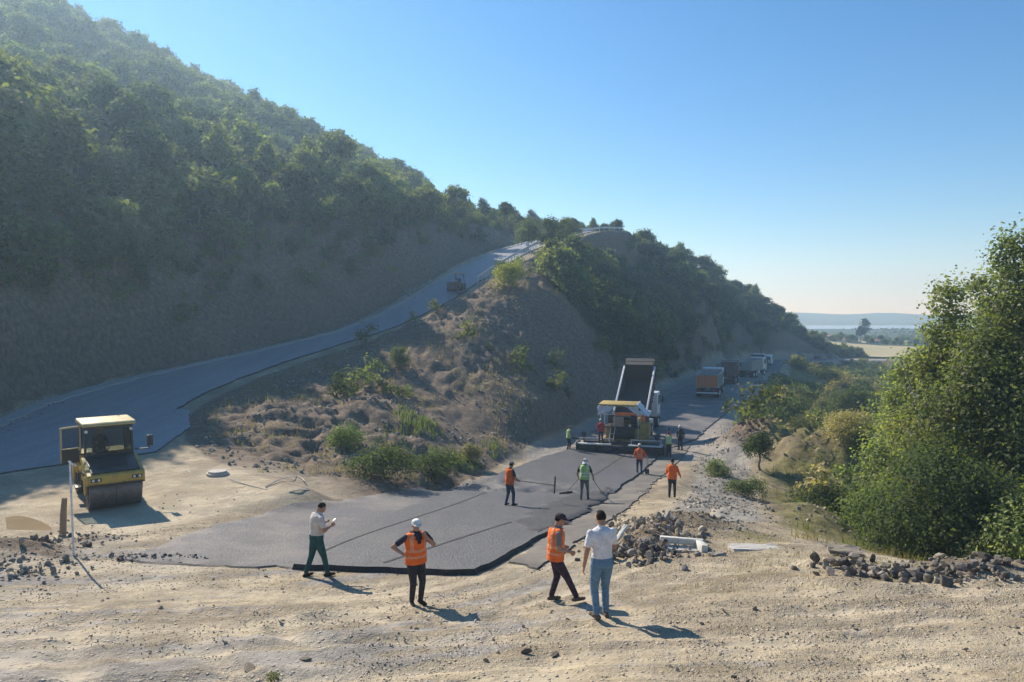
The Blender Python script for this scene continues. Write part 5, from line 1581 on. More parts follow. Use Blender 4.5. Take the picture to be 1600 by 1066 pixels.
def car_body(t, prof_body, prof_glass, w, body_m, wheels, r):
    MB().prism(prof_body, -w / 2, w / 2, 'x', 0.06).build('body', body_m, t)
    MB().prism(prof_glass, -w / 2 - 0.008, w / 2 + 0.008, 'x', 0.02).build('side_window', BLACKP, t)
    for y in wheels:
        for s in (-1, 1): wheel(t, s * (w / 2 - 0.10), y, r, 0.22)
p = on_road(1199, 163)
v = empty('van', tuple(p), heading(p) + R(4), 'white van parked on the road beyond the dump trucks', 'van')
car_body(v, [(-2.7, 0.4), (2.75, 0.4), (2.8, 1.0), (1.95, 1.35), (1.25, 2.3), (1.0, 2.42), (-2.6, 2.42), (-2.72, 2.3)], [(0.3, 1.35), (1.75, 1.35), (1.2, 2.15), (0.3, 2.15)], 2.0, WHITEP, (1.75, -1.75), 0.36)
MB().box((0, -2.735, 1.75), (1.62, 0.04, 0.62)).build('rear_window', BLACKP, v)
MB().box((0, -2.72, 0.50), (1.9, 0.12, 0.24), None, 0.03).build('bumper', DARKM, v)
for s in (-1, 1): MB().box((s * 0.92, -2.735, 1.25), (0.12, 0.04, 0.6)).build('tail_light', REDP, v)
for px_, d_, lb in ((1281, 206, 'dark car parked at the far bend, left of a second one'), (1300, 212, 'dark car at the far bend nearest the dry field')):
    p = on_road(px_, d_)
    c = empty('car', tuple(p), heading(p), lb, 'car', 'dark cars at the far bend')
    car_body(c, [(-2.1, 0.32), (2.15, 0.32), (2.2, 0.72), (1.1, 0.92), (0.45, 1.42), (-1.2, 1.46), (-1.95, 0.98), (-2.15, 0.9)], [(-1.5, 0.98), (0.95, 0.96), (0.40, 1.34), (-1.15, 1.37)], 1.75, NAVYP, (1.3, -1.3), 0.31)
    for s in (-1, 1): MB().box((s * 0.7, -2.14, 0.78), (0.3, 0.04, 0.14)).build('tail_light', REDP, c)

# ---- the paver and the truck tipping into it
PV = at(968, 697, 50.5); PV.z = H(PV.x, PV.y) + 0.02
PH = heading(PV) + R(4)
pav = empty('asphalt_paver', tuple(PV), PH, 'asphalt paver with a wide screed and yellow canopy on the lower road', 'paver')
def pb(name, mb, m, par=pav): return mb.build(name, m, par)
# screed
s_ = pb('screed', MB().box((0, 0.35, 0.35), (5.9, 0.62, 0.42), None, 0.03), DARKM)
for k in range(5): pb('screed_plate', MB().box((-2.36 + k * 1.18, 0.02, 0.34), (1.12, 0.05, 0.36), None, 0.01), BLACKP, s_)
for s in (-1, 1):
    pb('end_gate', MB().box((s * 3.0, 0.5, 0.42), (0.07, 1.3, 0.62), None, 0.01), DARKM)
    pb('walkway', MB().box((s * 1.75, -0.02, 0.68), (2.3, 0.42, 0.05)), GALV)
    pb('walkway_rail', MB().bar((s * 0.7, 0.45, 0.98), (s * 2.85, 0.45, 0.98), 0.05, 0.07).bar((s * 0.75, 0.45, 0.55), (s * 0.75, 0.45, 0.98), 0.05, 0.05).bar((s * 2.8, 0.45, 0.55), (s * 2.8, 0.45, 0.98), 0.05, 0.05), GALV)
    pb('control_box', MB().box((s * 2.55, 0.4, 1.22), (0.34, 0.18, 0.34), (R(-20), 0, 0), 0.02).bar((s * 2.55, 0.4, 0.6), (s * 2.55, 0.4, 1.1), 0.05, 0.05), BLACKP)
    pb('tow_arm', MB().bar((s * 1.38, 0.5, 0.75), (s * 1.38, 3.6, 0.62), 0.14, 0.26), YELLOWD)
    tr = pb('crawler_track', MB().prism([(1.3, 0.30), (1.5, 0.02), (4.3, 0.02), (4.55, 0.30), (4.4, 0.68), (1.45, 0.68)], s * 0.75 if s > 0 else -1.12, s * 1.12 if s > 0 else -0.75, 'x', 0.03), RUBBER)
    for k in range(4): pb('roller_wheel', MB().tube((s * 1.13, 1.75 + k * 0.75, 0.25), (s * 1.16, 1.75 + k * 0.75, 0.25), 0.18, 0.18, 14), DARKM, tr)
pb('body', MB().box((0, 2.9, 1.20), (2.3, 3.0, 1.0), None, 0.05), YELLOWD)
pb('engine_cover', MB().box((0.25, 3.2, 1.85), (1.6, 2.0, 0.45), None, 0.05), YELLOWD)
pb('auger_guard', MB().box((0, 0.95, 0.5), (5.2, 0.34, 0.5), None, 0.03), DARKM)
pb('rear_panel', MB().box((0.05, 1.33, 1.35), (1.7, 0.12, 0.95), None, 0.03), BLACKP)
pb('service_panel', MB().box((1.62, 1.35, 1.35), (0.62, 0.9, 1.45), None, 0.04), YELLOWD)
pb('side_cabinet', MB().box((-0.25, 1.26, 2.10), (0.75, 0.12, 0.7), None, 0.02), paint('buff_panel', (0.42, 0.30, 0.22), 0.6))
pb('operator_platform', MB().box((0, 1.8, 1.72), (2.5, 1.3, 0.06)), DARKM)
for s in (-0.8, 0.8):
    pb('operator_seat', MB().box((s, 1.9, 1.95), (0.48, 0.45, 0.14), None, 0.03).box((s, 1.66, 2.25), (0.46, 0.12, 0.55), None, 0.03), BLACKP)
pb('control_console', MB().box((0, 2.5, 2.1), (1.9, 0.3, 0.45), (R(15), 0, 0), 0.03), BLACKP)
for x, y in ((-1.5, 1.25), (1.15, 1.25), (-1.5, 3.2), (1.15, 3.2)):
    pb('canopy_post', MB().bar((x, y, 0.95 if y < 2 else 1.6), (x, y, 3.18), 0.06, 0.06), GALV)
rf = pb('canopy', MB().prism([(1.0, 3.20), (3.5, 3.20), (3.45, 3.32), (1.05, 3.34)], -1.65, 1.0, 'x', 0.02), YELLOWD)
# canvas sheet draped from the canopy
def sheet(name, P0, P1, P2, P3, m, par, n=12, amp=0.08, seed=0):
    V = []
    for j in range(n + 1):
        for i in range(n + 1):
            u, v = i / n, j / n
            p = (Vector(P0) * (1 - u) + Vector(P1) * u) * (1 - v) + (Vector(P3) * (1 - u) + Vector(P2) * u) * v
            w = amp * (float(fbm(np.array([u * 5.0]), np.array([v * 3.0]), 3, 900 + seed)[0])) * 2
            V.append(p + Vector((w * 0.4, w, w * 0.6 - amp * 1.5 * math.sin(math.pi * u) * v)))
    F = [(j * (n + 1) + i, j * (n + 1) + i + 1, (j + 1) * (n + 1) + i + 1, (j + 1) * (n + 1) + i) for j in range(n) for i in range(n)]
    o = link(name, np_mesh(name, V, F, m, True), par)
    so = o.modifiers.new('thickness', 'SOLIDIFY'); so.thickness = 0.015
    return o
sheet('canvas_sheet', (1.02, 1.05, 3.33), (1.02, 3.4, 3.33), (1.85, 3.4, 2.55), (1.85, 1.05, 2.60), TARP, rf, seed=1)
sheet('canvas_sheet', (-1.66, 1.0, 3.24), (-0.45, 1.0, 3.24), (-0.75, 0.96, 2.92), (-1.62, 0.96, 2.62), TARP, rf, seed=2)
sheet('canvas_sheet', (0.1, 1.0, 3.24), (1.0, 1.0, 3.24), (1.75, 0.96, 2.62), (0.75, 0.96, 2.98), TARP, rf, seed=3)
for s in (-1, 1):
    pb('hopper_wing', MB().prism([(4.5, 0.45), (6.4, 0.45), (6.4, 1.15), (4.5, 1.25)], s * 1.55, s * 1.62).bar((s * 0.4, 5.4, 0.35), (s * 1.6, 5.4, 0.6), 1.7, 0.05), YELLOWD)
pb('push_roller', MB().tube((-1.1, 6.5, 0.5), (1.1, 6.5, 0.5), 0.1, 0.1, 12), DARKM)
pb('exhaust', MB().tube((0.85, 3.6, 2.0), (0.85, 3.6, 3.0), 0.05, 0.05, 10), GALV)
pb('hand_rail', MB().bar((-1.2, 1.2, 1.75), (-1.2, 1.2, 2.6), 0.04, 0.04).bar((-1.2, 1.2, 2.6), (-0.5, 1.2, 2.6), 0.04, 0.04).bar((-0.5, 1.2, 1.75), (-0.5, 1.2, 2.6), 0.04, 0.04), GALV)
for x in (-0.55, 0.6): pb('work_light', MB().tube((x, 1.0, 2.75 if x < 0 else 1.9), (x, 0.93, 2.75 if x < 0 else 1.9), 0.09, 0.09, 14), LAMP)
pb('ladder', MB().bar((-0.9, 0.95, 0.6), (-0.75, 1.15, 1.7), 0.035, 0.035).bar((-0.6, 0.95, 0.6), (-0.45, 1.15, 1.7), 0.035, 0.035).bar((-0.85, 1.0, 0.9), (-0.55, 1.0, 0.9), 0.03, 0.03).bar((-0.8, 1.07, 1.25), (-0.5, 1.07, 1.25), 0.03, 0.03), WHITEP)
fw = Vector((-math.sin(PH), math.cos(PH), 0)); rt = Vector((math.cos(PH), math.sin(PH), 0))
tc = PV + fw * 10.6 + rt * 0.35; tc.z = H(tc.x, tc.y) + 0.085
dump_truck(tuple(tc), PH - R(3), 'white cab dump truck tipping its raised bed into the paver', paint('dusty_bed_steel', (0.11, 0.10, 0.09), 0.6, 0.2, 0.4), WHITEP, ORANGEP, 34.0)
# ================================================================ PEOPLE
SKIN = cloth('skin', (0.42, 0.25, 0.17), 0.08)
HAIR = cloth('dark_hair', (0.018, 0.014, 0.012))
EYE = cloth('eye_dark', (0.02, 0.015, 0.012))
C_WHITE = cloth('white_shirt_cloth', (0.74, 0.74, 0.76)); C_BEIGE = cloth('beige_shirt_cloth', (0.62, 0.57, 0.52))
C_ORANGE = cloth('orange_vest_cloth', (0.85, 0.17, 0.035)); C_GREEN = cloth('green_vest_cloth', (0.42, 0.60, 0.16))
C_STRIPE = cloth('reflective_stripe', (0.80, 0.33, 0.17)); C_STRIPEG = cloth('pale_stripe', (0.68, 0.70, 0.60))
C_NAVY = cloth('navy_cloth', (0.03, 0.035, 0.06)); C_DARK = cloth('charcoal_cloth', (0.045, 0.04, 0.045)); C_PLUM = cloth('plum_trouser_cloth', (0.055, 0.035, 0.05))
C_TEAL = cloth('teal_trouser_cloth', (0.025, 0.085, 0.085)); C_JEAN = cloth('blue_jeans_cloth', (0.13, 0.24, 0.36)); C_JEAND = cloth('dark_jeans_cloth', (0.06, 0.085, 0.13))
C_GREY = cloth('grey_shirt_cloth', (0.20, 0.18, 0.18)); C_SHOE = cloth('shoe_leather', (0.03, 0.025, 0.022)); C_SHOEB = cloth('brown_shoe_leather', (0.13, 0.10, 0.07))
C_RED = cloth('red_vest_cloth', (0.55, 0.06, 0.05)); C_KHAKI = cloth('khaki_cloth', (0.25, 0.22, 0.15)); C_CAP = cloth('white_cap', (0.78, 0.78, 0.76)); C_PINK = cloth('faded_red_cloth', (0.50, 0.17, 0.17))

def _ring_loft(bm, rings, n=18):
    """rings: list of (centre, ux, uy) -> closed lofted blob"""
    prev = None
    for c, ux, uy in rings:
        cur = [bm.verts.new(c + ux * math.cos(k / n * 6.28318) + uy * math.sin(k / n * 6.28318)) for k in range(n)]
        if prev:
            for k in range(n): bm.faces.new((prev[k], prev[(k + 1) % n], cur[(k + 1) % n], cur[k]))
        else: bm.faces.new(list(reversed(cur)))
        prev = cur
    bm.faces.new(prev)

def _capsule(bm, a, b, r0, r1, flat=None):
    a = Vector(a); b = Vector(b); d = (b - a)
    if d.length < 1e-5: d = Vector((0, 0, 1e-4))
    q = d.to_track_quat('Z', 'Y')
    ux, uy, uz = q @ Vector((1, 0, 0)), q @ Vector((0, 1, 0)), d.normalized()
    rings = []
    for k in range(1, 4):
        f = math.sin(k / 3 * math.pi / 2); h = math.cos(k / 3 * math.pi / 2)
        rings.append((a - uz * r0 * h, ux * r0 * f, uy * r0 * f))
    for k in range(2, -1, -1):
        f = math.sin((k + 1) / 3 * math.pi / 2) if k else math.sin(math.pi / 6); h = math.cos((k + 1) / 3 * math.pi / 2) if k else math.cos(math.pi / 6)
        rings.append((b + uz * r1 * h, ux * r1 * f, uy * r1 * f))
    _ring_loft(bm, rings, 12)

def _ell(bm, c, r, rot=None):
    g = bmesh.ops.create_icosphere(bm, subdivisions=3, radius=1.0)
    M = Matrix.Translation(Vector(c)) @ (rot.to_4x4() if rot is not None else Matrix()) @ Matrix.Diagonal((r[0], r[1], r[2], 1))
    for v in g['verts']: v.co = M @ v.co

def person(label, loc, yaw, h=1.75, lean=0.0, head=(0, 0), feet=((0.11, 0.02), (-0.11, -0.02)), lift=(0, 0), toe=(8, -8),
           arms=(((0.08, -0.02, -0.29), (0.08, 0.02, -0.54)), ((-0.08, -0.02, -0.29), (-0.08, 0.02, -0.54))), grip=(False, False),
           shirt=C_WHITE, trousers=C_DARK, shoes=C_SHOE, sleeves=True, long_sleeve=False, vest=None, stripe=C_STRIPE, open_front=False, hat=None, hat_m=C_CAP, hair=True,
           vox=0.012, sit=None, group=None, girth=1.08, pelvis_z=0.92, neckcloth=False):
    """facing local +Y; right arm / leg first (local +X)"""
    root = empty('person', loc, yaw, label, 'person', group)
    sc = h / 1.75
    root.scale = (sc, sc, sc)
    caps = []        # (a, b, r, material key)
    bm = bmesh.new()
    Rl = Matrix.Rotation(R(-lean), 3, 'X')
    pel = Vector((0, 0, pelvis_z))
    T = lambda x, y, z: pel + Rl @ Vector((x, y, z - 0.92))
    g_ = girth
    tor = [(0.815, 0.150, 0.105), (0.88, 0.168, 0.120), (0.96, 0.165, 0.122), (1.06, 0.152, 0.116), (1.16, 0.158, 0.118), (1.27, 0.176, 0.124), (1.36, 0.180, 0.118), (1.42, 0.150, 0.100), (1.465, 0.085, 0.072)]
    ax, ay = Rl @ Vector((1, 0, 0)), Rl @ Vector((0, 1, 0))
    _ring_loft(bm, [(T(0, 0, z), ax * rx * g_, ay * ry * g_) for z, rx, ry in tor], 24)
    caps += [(T(0, 0, 0.84), T(0, 0, 0.97), 0.15, 'trousers'), (T(0, 0, 1.00), T(0, 0, 1.36), 0.15, 'shirt'), (T(-0.12, 0, 1.40), T(0.12, 0, 1.40), 0.06, 'shirt')]
    # head
    hz_, hp = R(head[0]), R(head[1])
    nb = T(0, -0.005, 1.46)
    Rh = Rl @ Matrix.Rotation(hz_, 3, 'Z') @ Matrix.Rotation(hp, 3, 'X')
    hc = nb + Rl @ Vector((0, 0.012, 0.035)) + Rh @ Vector((0, 0.025, 0.115))
    _capsule(bm, nb - Rl @ Vector((0, 0, 0.04)), hc - Rh @ Vector((0, 0.02, 0.05)), 0.064, 0.060)
    _ell(bm, hc + Rh @ Vector((0, -0.008, 0.022)), (0.076, 0.096, 0.092), Rh)
    _ell(bm, hc + Rh @ Vector((0, 0.020, -0.045)), (0.058, 0.070, 0.070), Rh)
    _capsule(bm, hc + Rh @ Vector((0, 0.084, 0.012)), hc + Rh @ Vector((0, 0.104, -0.028)), 0.011, 0.016)        # nose
    _capsule(bm, hc + Rh @ Vector((-0.022, 0.083, -0.066)), hc + Rh @ Vector((0.022, 0.083, -0.066)), 0.010, 0.010)   # lips
    _capsule(bm, hc + Rh @ Vector((-0.040, 0.080, 0.030)), hc + Rh @ Vector((0.040, 0.080, 0.030)), 0.012, 0.012)     # brow
    for s in (-1, 1): _ell(bm, hc + Rh @ Vector((s * 0.078, -0.008, -0.008)), (0.012, 0.020, 0.032), Rh)
    caps += [(nb, hc, 0.055, 'skin'), (hc, hc + Rh @ Vector((0, 0.01, -0.02)), 0.085, 'skin')]
    # arms
    hands = []
    for i, s in enumerate((1, -1)):
        sh = T(s * 0.176 * g_, 0, 1.385)
        e = sh + Rl @ Vector(arms[i][0]); w = sh + Rl @ Vector(arms[i][1])
        ad = 0.012
        _capsule(bm, sh, e, 0.056, 0.046 + (ad if long_sleeve else 0)); _capsule(bm, e, w, 0.043 + (ad if long_sleeve else 0), 0.030 + (ad if long_sleeve else 0))
        if sleeves and not long_sleeve:
            m_ = sh.lerp(e, 0.62); _capsule(bm, sh, m_, 0.058, 0.062)
            caps += [(sh, m_, 0.064, 'shirt'), (m_, e, 0.05, 'skin'), (e, w, 0.036, 'skin')]
        elif long_sleeve: caps += [(sh, e, 0.06, 'shirt'), (e, w, 0.045, 'shirt')]
        else: caps += [(sh, e, 0.05, 'skin'), (e, w, 0.036, 'skin')]
        # hand: palm, four fingers, thumb
        fd = (w - e).normalized()
        up = Vector((0, 1, 0)) if abs(fd.y) < 0.8 else Vector((0, 0, -1))
        sd = fd.cross(up).normalized(); pn = sd.cross(fd).normalized()      # palm plane
        pc = w + fd * 0.045
        for q in (-0.024, -0.008, 0.008, 0.024):
            _capsule(bm, w + pn * q * 0.7, w + fd * 0.085 + pn * q, 0.015, 0.014)
        cv = -s
        for q, ln in ((-0.027, 0.062), (-0.009, 0.074), (0.009, 0.078), (0.027, 0.068)):
            b0 = w + fd * 0.088 + pn * q
            if grip[i]:
                b1 = b0 + fd * ln * 0.30 + sd * cv * ln * 0.45; b2 = b1 - fd * ln * 0.5 + sd * cv * ln * 0.15
            else:
                b1 = b0 + fd * ln * 0.52 + sd * cv * 0.012; b2 = b1 + fd * ln * 0.40 + sd * cv * 0.024
            _capsule(bm, b0, b1, 0.0095, 0.009); _capsule(bm, b1, b2, 0.009, 0.0075)
        t0 = w + fd * 0.03 + pn * 0.03
        t1 = t0 + pn * 0.032 + fd * 0.03 + sd * cv * 0.010; t2 = t1 + fd * 0.035 + sd * cv * 0.012
        _capsule(bm, t0, t1, 0.012, 0.010); _capsule(bm, t1, t2, 0.010, 0.008)
        caps += [(w, w + fd * 0.16, 0.03, 'skin')]
        hands.append((w + fd * 0.075 + sd * cv * 0.028, fd, pn))
    # legs
    for i, s in enumerate((1, -1)):
        hip = pel + Vector((s * 0.088, 0, -0.06))
        if sit:
            knee = hip + Vector((s * 0.06, 0.42, 0.03)); ank = knee + Vector((s * 0.01, 0.10, -0.40))
        else:
            ank = Vector((feet[i][0], feet[i][1], 0.085 + lift[i]))
            d = ank - hip; L = min(d.length, 0.79); a = 0.3955
            mid = hip.lerp(ank, 0.5); bend = math.sqrt(max(0.0, a * a - (L / 2) ** 2))
            knee = mid + Vector((s * 0.01, bend, 0)) + Vector((0, 0.008, 0))
        _capsule(bm, hip, knee, 0.096 * g_, 0.070); _capsule(bm, knee, ank + Vector((0, 0, 0.035)), 0.068, 0.056)
        ta = R(toe[i]); fdv = Vector((math.sin(ta), math.cos(ta), 0))
        heel = ank - fdv * 0.055 + Vector((0, 0, -0.045)); tip = ank + fdv * 0.165 + Vector((0, 0, -0.050))
        if lift[i] > 0.01: heel += Vector((0, 0, 0.0)); tip += Vector((0, 0, 0.02))
        _capsule(bm, heel, heel.lerp(tip, 0.6), 0.040, 0.042); _capsule(bm, heel.lerp(tip, 0.5), tip, 0.042, 0.032); _capsule(bm, ank + Vector((0, 0, 0.02)), heel.lerp(tip, 0.35), 0.045, 0.04)
        caps += [(hip, knee, 0.085, 'trousers'), (knee, ank + Vector((0, 0, 0.045)), 0.06, 'trousers'), (heel, tip, 0.04, 'shoes'), (ank - Vector((0, 0, 0.02)), tip, 0.035, 'shoes')]
    me = bpy.data.meshes.new('body'); bmesh.ops.recalc_face_normals(bm, faces=bm.faces[:]); bm.to_mesh(me); bm.free()
    tmp = bpy.data.objects.new('body', me); COL.objects.link(tmp)
    rm = tmp.modifiers.new('r', 'REMESH'); rm.mode = 'VOXEL'; rm.voxel_size = vox
    sm = tmp.modifiers.new('s', 'SMOOTH'); sm.factor = 0.5; sm.iterations = 2
    dg = bpy.context.evaluated_depsgraph_get()
    me2 = bpy.data.meshes.new_from_object(tmp.evaluated_get(dg))
    bpy.data.objects.remove(tmp); bpy.data.meshes.remove(me)
    me2.name = 'body'
    keys = {'skin': SKIN, 'shirt': shirt, 'trousers': trousers, 'shoes': shoes}
    order = ['skin', 'shirt', 'trousers', 'shoes']
    me2.materials.clear()
    for k in order: me2.materials.append(keys[k])
    me2.materials.append(EYE)
    n = len(me2.polygons)
    C = np.empty(n * 3); me2.polygons.foreach_get('center', C); C = C.reshape(n, 3)
    best = np.full(n, 1e9); idx = np.zeros(n, int)
    for a, b, r, k in caps:
        a = np.array(a); b = np.array(b); d = b - a; L2 = max(1e-9, d @ d)
        t = np.clip(((C - a) @ d) / L2, 0, 1)
        ds = np.linalg.norm(C - (a + t[:, None] * d), axis=1) - r
        m = ds < best
        best[m] = ds[m]; idx[m] = order.index(k)
    for s in (-1, 1):
        e = np.array(hc + Rh @ Vector((s * 0.032, 0.085, 0.008)))
        idx[(np.linalg.norm(C - e, axis=1) < 0.013) & (idx == 0)] = 4
    me2.polygons.foreach_set('material_index', idx.astype(np.int32))
    me2.polygons.foreach_set('use_smooth', np.ones(n, bool))
    body = link('body', me2, root)
    # hair
    if hair:
        hb = bmesh.new(); bmesh.ops.create_icosphere(hb, subdivisions=3, radius=1.0)
        dead = []
        for v in hb.verts:
            if v.co.y > 0.25 and v.co.z < 0.55 or v.co.z < -0.55: dead.append(v)
        bmesh.ops.delete(hb, geom=dead, context='VERTS')
        rr = random.Random(len(label))
        M = Matrix.Translation(hc + Rh @ Vector((0, -0.012, 0.024))) @ Rh.to_4x4() @ Matrix.Diagonal((0.083, 0.102, 0.100, 1))
        for v in hb.verts: v.co = M @ (v.co * (1 + 0.03 * rr.uniform(-1, 1)))
        hm = bpy.data.meshes.new('hair'); hb.to_mesh(hm); hb.free(); hm.materials.append(HAIR)
        hm.polygons.foreach_set('use_smooth', np.ones(len(hm.polygons), bool))
        link('hair', hm, root)
    if hat:
        hb = bmesh.new(); bmesh.ops.create_uvsphere(hb, u_segments=24, v_segments=12, radius=1.0)
        bmesh.ops.delete(hb, geom=[v for v in hb.verts if v.co.z < -0.02], context='VERTS')
        for v in hb.verts: v.co = Vector((v.co.x * 0.094, v.co.y * 0.114, v.co.z * (0.115 if hat == 'helmet' else 0.088)))
        nb_ = 24
        outer, inner = [], []
        for k in range(nb_):
            a = k / nb_ * 6.28318; c_, s_n = math.cos(a), math.sin(a)
            ext = {'helmet': 0.012 + 0.04 * max(0, s_n) ** 2, 'cap': 0.002 + 0.075 * max(0, s_n) ** 3, 'brim': 0.055}[hat]
            inner.append(hb.verts.new((c_ * 0.094, s_n * 0.114, 0.002))); outer.append(hb.verts.new((c_ * (0.094 + ext * 0.8), s_n * (0.114 + ext), -0.008)))
        for k in range(nb_): hb.faces.new((inner[k], inner[(k + 1) % nb_], outer[(k + 1) % nb_], outer[k]))
        M = Matrix.Translation(hc + Rh @ Vector((0, -0.006, 0.052))) @ Rh.to_4x4() @ Matrix.Rotation(R(4), 4, 'X')
        for v in hb.verts: v.co = M @ v.co
        hm = bpy.data.meshes.new('hat'); bmesh.ops.recalc_face_normals(hb, faces=hb.faces[:]); hb.to_mesh(hm); hb.free(); hm.materials.append(hat_m)
        hm.polygons.foreach_set('use_smooth', np.ones(len(hm.polygons), bool))
        o = link({'helmet': 'helmet', 'cap': 'cap', 'brim': 'sun_hat'}[hat], hm, root)
        so = o.modifiers.new('t', 'SOLIDIFY'); so.thickness = 0.006
        if neckcloth:
            mb = MB(); rings = []
            for z, r_ in ((0.02, 0.10), (-0.06, 0.098), (-0.14, 0.12)):
                rings.append((hc + Rh @ Vector((0, -0.035, z)), Rh @ Vector((r_, 0, 0)), Rh @ Vector((0, r_ * 0.85, 0))))
            _ring_loft(mb.bm, rings, 18)
            mb.build('neck_cloth', C_CAP, root)
    if vest:
        nz, na = 26, 36
        V = []; F = []; mi = []
        zs = np.linspace(0.845, 1.462, nz)
        tz = np.array([q[0] for q in tor]); tx = np.array([q[1] for q in tor]); ty = np.array([q[2] for q in tor])
        for z in zs:
            rx = np.interp(z, tz, tx) * g_ + 0.020; ry = np.interp(z, tz, ty) * g_ + 0.020
            if z < 1.1: rx = max(rx, 0.185 * g_); ry = max(ry, 0.142 * g_)
            for k in range(na):
                a = k / na * 6.28318
                wv = 1 + 0.035 * math.sin(a * 7 + z * 9) * (1.3 - z)
                V.append(T(rx * wv * math.cos(a), ry * wv * math.sin(a), z))
        for j in range(nz - 1):
            for k in range(na):
                a = (k + 0.5) / na * 6.28318; zc = (zs[j] + zs[j + 1]) / 2
                front = abs(a - math.pi / 2)
                if open_front and front < 0.22: continue
                if zc > 1.22 and front < (zc - 1.22) * 2.4: continue       # V neck
                F.append((j * na + k, j * na + (k + 1) % na, (j + 1) * na + (k + 1) % na, (j + 1) * na + k))
                band = (0.96 < zc < 1.01) or (1.10 < zc < 1.15)
                vert = zc > 1.15 and (0.55 < front < 0.80 or 0.55 < abs(a - 1.5 * math.pi) < 0.80)
                mi.append(1 if band or vert else 0)
        o = link('vest', np_mesh('vest', V, F, [vest, stripe], True, mi), root)
        so = o.modifiers.new('t', 'SOLIDIFY'); so.thickness = 0.010; so.offset = 0
    M = Matrix.Translation(Vector(loc)) @ Matrix.Rotation(yaw, 4, 'Z') @ Matrix.Scale(sc, 4)
    return root, [(M @ p, (M.to_3x3() @ f).normalized(), (M.to_3x3() @ q).normalized()) for p, f, q in hands]

def stand(px, py, dz=0.0):
    g = ground(px, py); return (g.x, g.y, g.z + dz)
def yaw_to(dx, dy): return -math.atan2(dx, dy)      # local +Y turned to (dx, dy)

# --- the four in front
person('man in orange vest and white cap standing with a hand at his chin', stand(650, 943, -0.01), yaw_to(0.55, -0.83), 1.72, 0, (-12, -10), ((0.09, 0.0), (-0.09, 0.03)), toe=(14, -10),
       arms=(((0.24, -0.10, -0.18), (0.10, 0.10, -0.30)), ((-0.12, 0.14, -0.20), (0.07, 0.19, 0.00))), grip=(False, True), shirt=C_NAVY, trousers=C_DARK, vest=C_ORANGE, hat='cap', girth=1.2)
r_, hd = person('man in white polo shirt and teal trousers looking down at his phone', stand(495, 901, 0.0), yaw_to(0.80, 0.60), 1.76, 3, (0, -38), ((0.13, 0.20), (-0.12, -0.20)), lift=(0, 0.0), toe=(6, -14),
       arms=(((0.09, 0.05, -0.27), (-0.04, 0.26, -0.20)), ((-0.09, 0.05, -0.27), (0.06, 0.26, -0.20))), grip=(True, True), shirt=C_BEIGE, trousers=C_TEAL, girth=1.26)
p_ = (hd[0][0] + hd[1][0]) / 2
ph = MB().box((0, 0, 0), (0.075, 0.15, 0.010), None, 0.003).build('phone', BLACKP, None, loc=p_ + Vector((0.05, 0.02, 0.03)), rot=(R(35), 0, yaw_to(0.80, 0.60)))
tag(ph, 'dark phone held by the man in the white polo shirt', 'phone')
person('man in open orange vest and plum trousers stepping towards the white shirt man', stand(868, 940, -0.01), yaw_to(0.86, 0.10), 1.76, 2, (-8, -16), ((0.10, 0.38), (-0.09, -0.06)), lift=(0.03, 0), toe=(0, -10),
       arms=(((0.06, 0.0, -0.28), (0.03, 0.22, -0.33)), ((-0.06, -0.03, -0.28), (-0.02, 0.20, -0.36))), grip=(True, True), shirt=C_GREY, trousers=C_PLUM, shoes=C_SHOEB, vest=C_ORANGE, open_front=True, hat='cap', hat_m=C_PLUM, girth=1.14)
person('man in white t-shirt and blue jeans seen from behind', stand(940, 964, -0.01), yaw_to(-0.25, 0.95), 1.86, 1, (14, -6), ((0.08, 0.02), (-0.10, -0.04)), toe=(10, -18),
       arms=(((0.05, 0.08, -0.28), (-0.02, 0.26, -0.22)), ((-0.07, -0.02, -0.29), (-0.09, 0.05, -0.54))), grip=(True, False), shirt=C_WHITE, trousers=C_JEAN, shoes=C_SHOEB, girth=1.1)

# --- the raking gang on the fresh asphalt
AS = 0.135
def tool(name, label, a, b, head_fn, m_h, r=0.016, cat='tool'):
    a = Vector(a); b = Vector(b)
    t = empty(name, tuple(b), 0, label, cat)
    MB().tube(a - b, (0, 0, 0), r, r, 8).build('handle', WOODM, t)
    head_fn().build('head', m_h, t)
    return t
loc = stand(796, 795, AS)
r_, hd = person('worker in orange vest holding out a long rake on the fresh asphalt', loc, yaw_to(0.75, 0.62), 1.76, 4, (0, -14), ((0.12, 0.10), (-0.11, -0.08)), toe=(10, -12),
       arms=(((0.10, 0.06, -0.27), (0.04, 0.25, -0.36)), ((-0.02, 0.14, -0.25), (0.20, 0.32, -0.36))), grip=(True, True), shirt=C_NAVY, trousers=C_JEAND, vest=C_ORANGE, stripe=C_ORANGE, hat='cap', hat_m=C_GREY, vox=0.017)
hA, hB = hd[0][0], hd[1][0]
dirv = Vector((0.95, 0.16, -0.16)).normalized()
tool('asphalt_rake', 'long handled rake with a wide head held sideways by the orange vest worker', hA - dirv * 0.25, hA + dirv * 1.45, lambda: MB().box((0, 0, 0.02), (0.05, 0.10, 0.78), (0.35, 0.0, 0.1), 0.005), DARKM)
loc = stand(913, 786, AS)
r_, hd = person('worker in yellow green vest with a white sun hat, raking by the paving edge', loc, yaw_to(0.20, 0.97), 1.76, 14, (-8, -22), ((0.14, 0.08), (-0.13, -0.06)), toe=(8, -10),
       arms=(((0.12, 0.08, -0.27), (0.18, 0.20, -0.46)), ((-0.12, 0.08, -0.27), (-0.10, 0.24, -0.42))), grip=(True, True), shirt=C_DARK, trousers=C_GREY, vest=C_GREEN, stripe=C_STRIPEG, hat='brim', neckcloth=True, vox=0.017)
hA = hd[0][0]; foot = Vector(stand(941, 776, AS + 0.03))
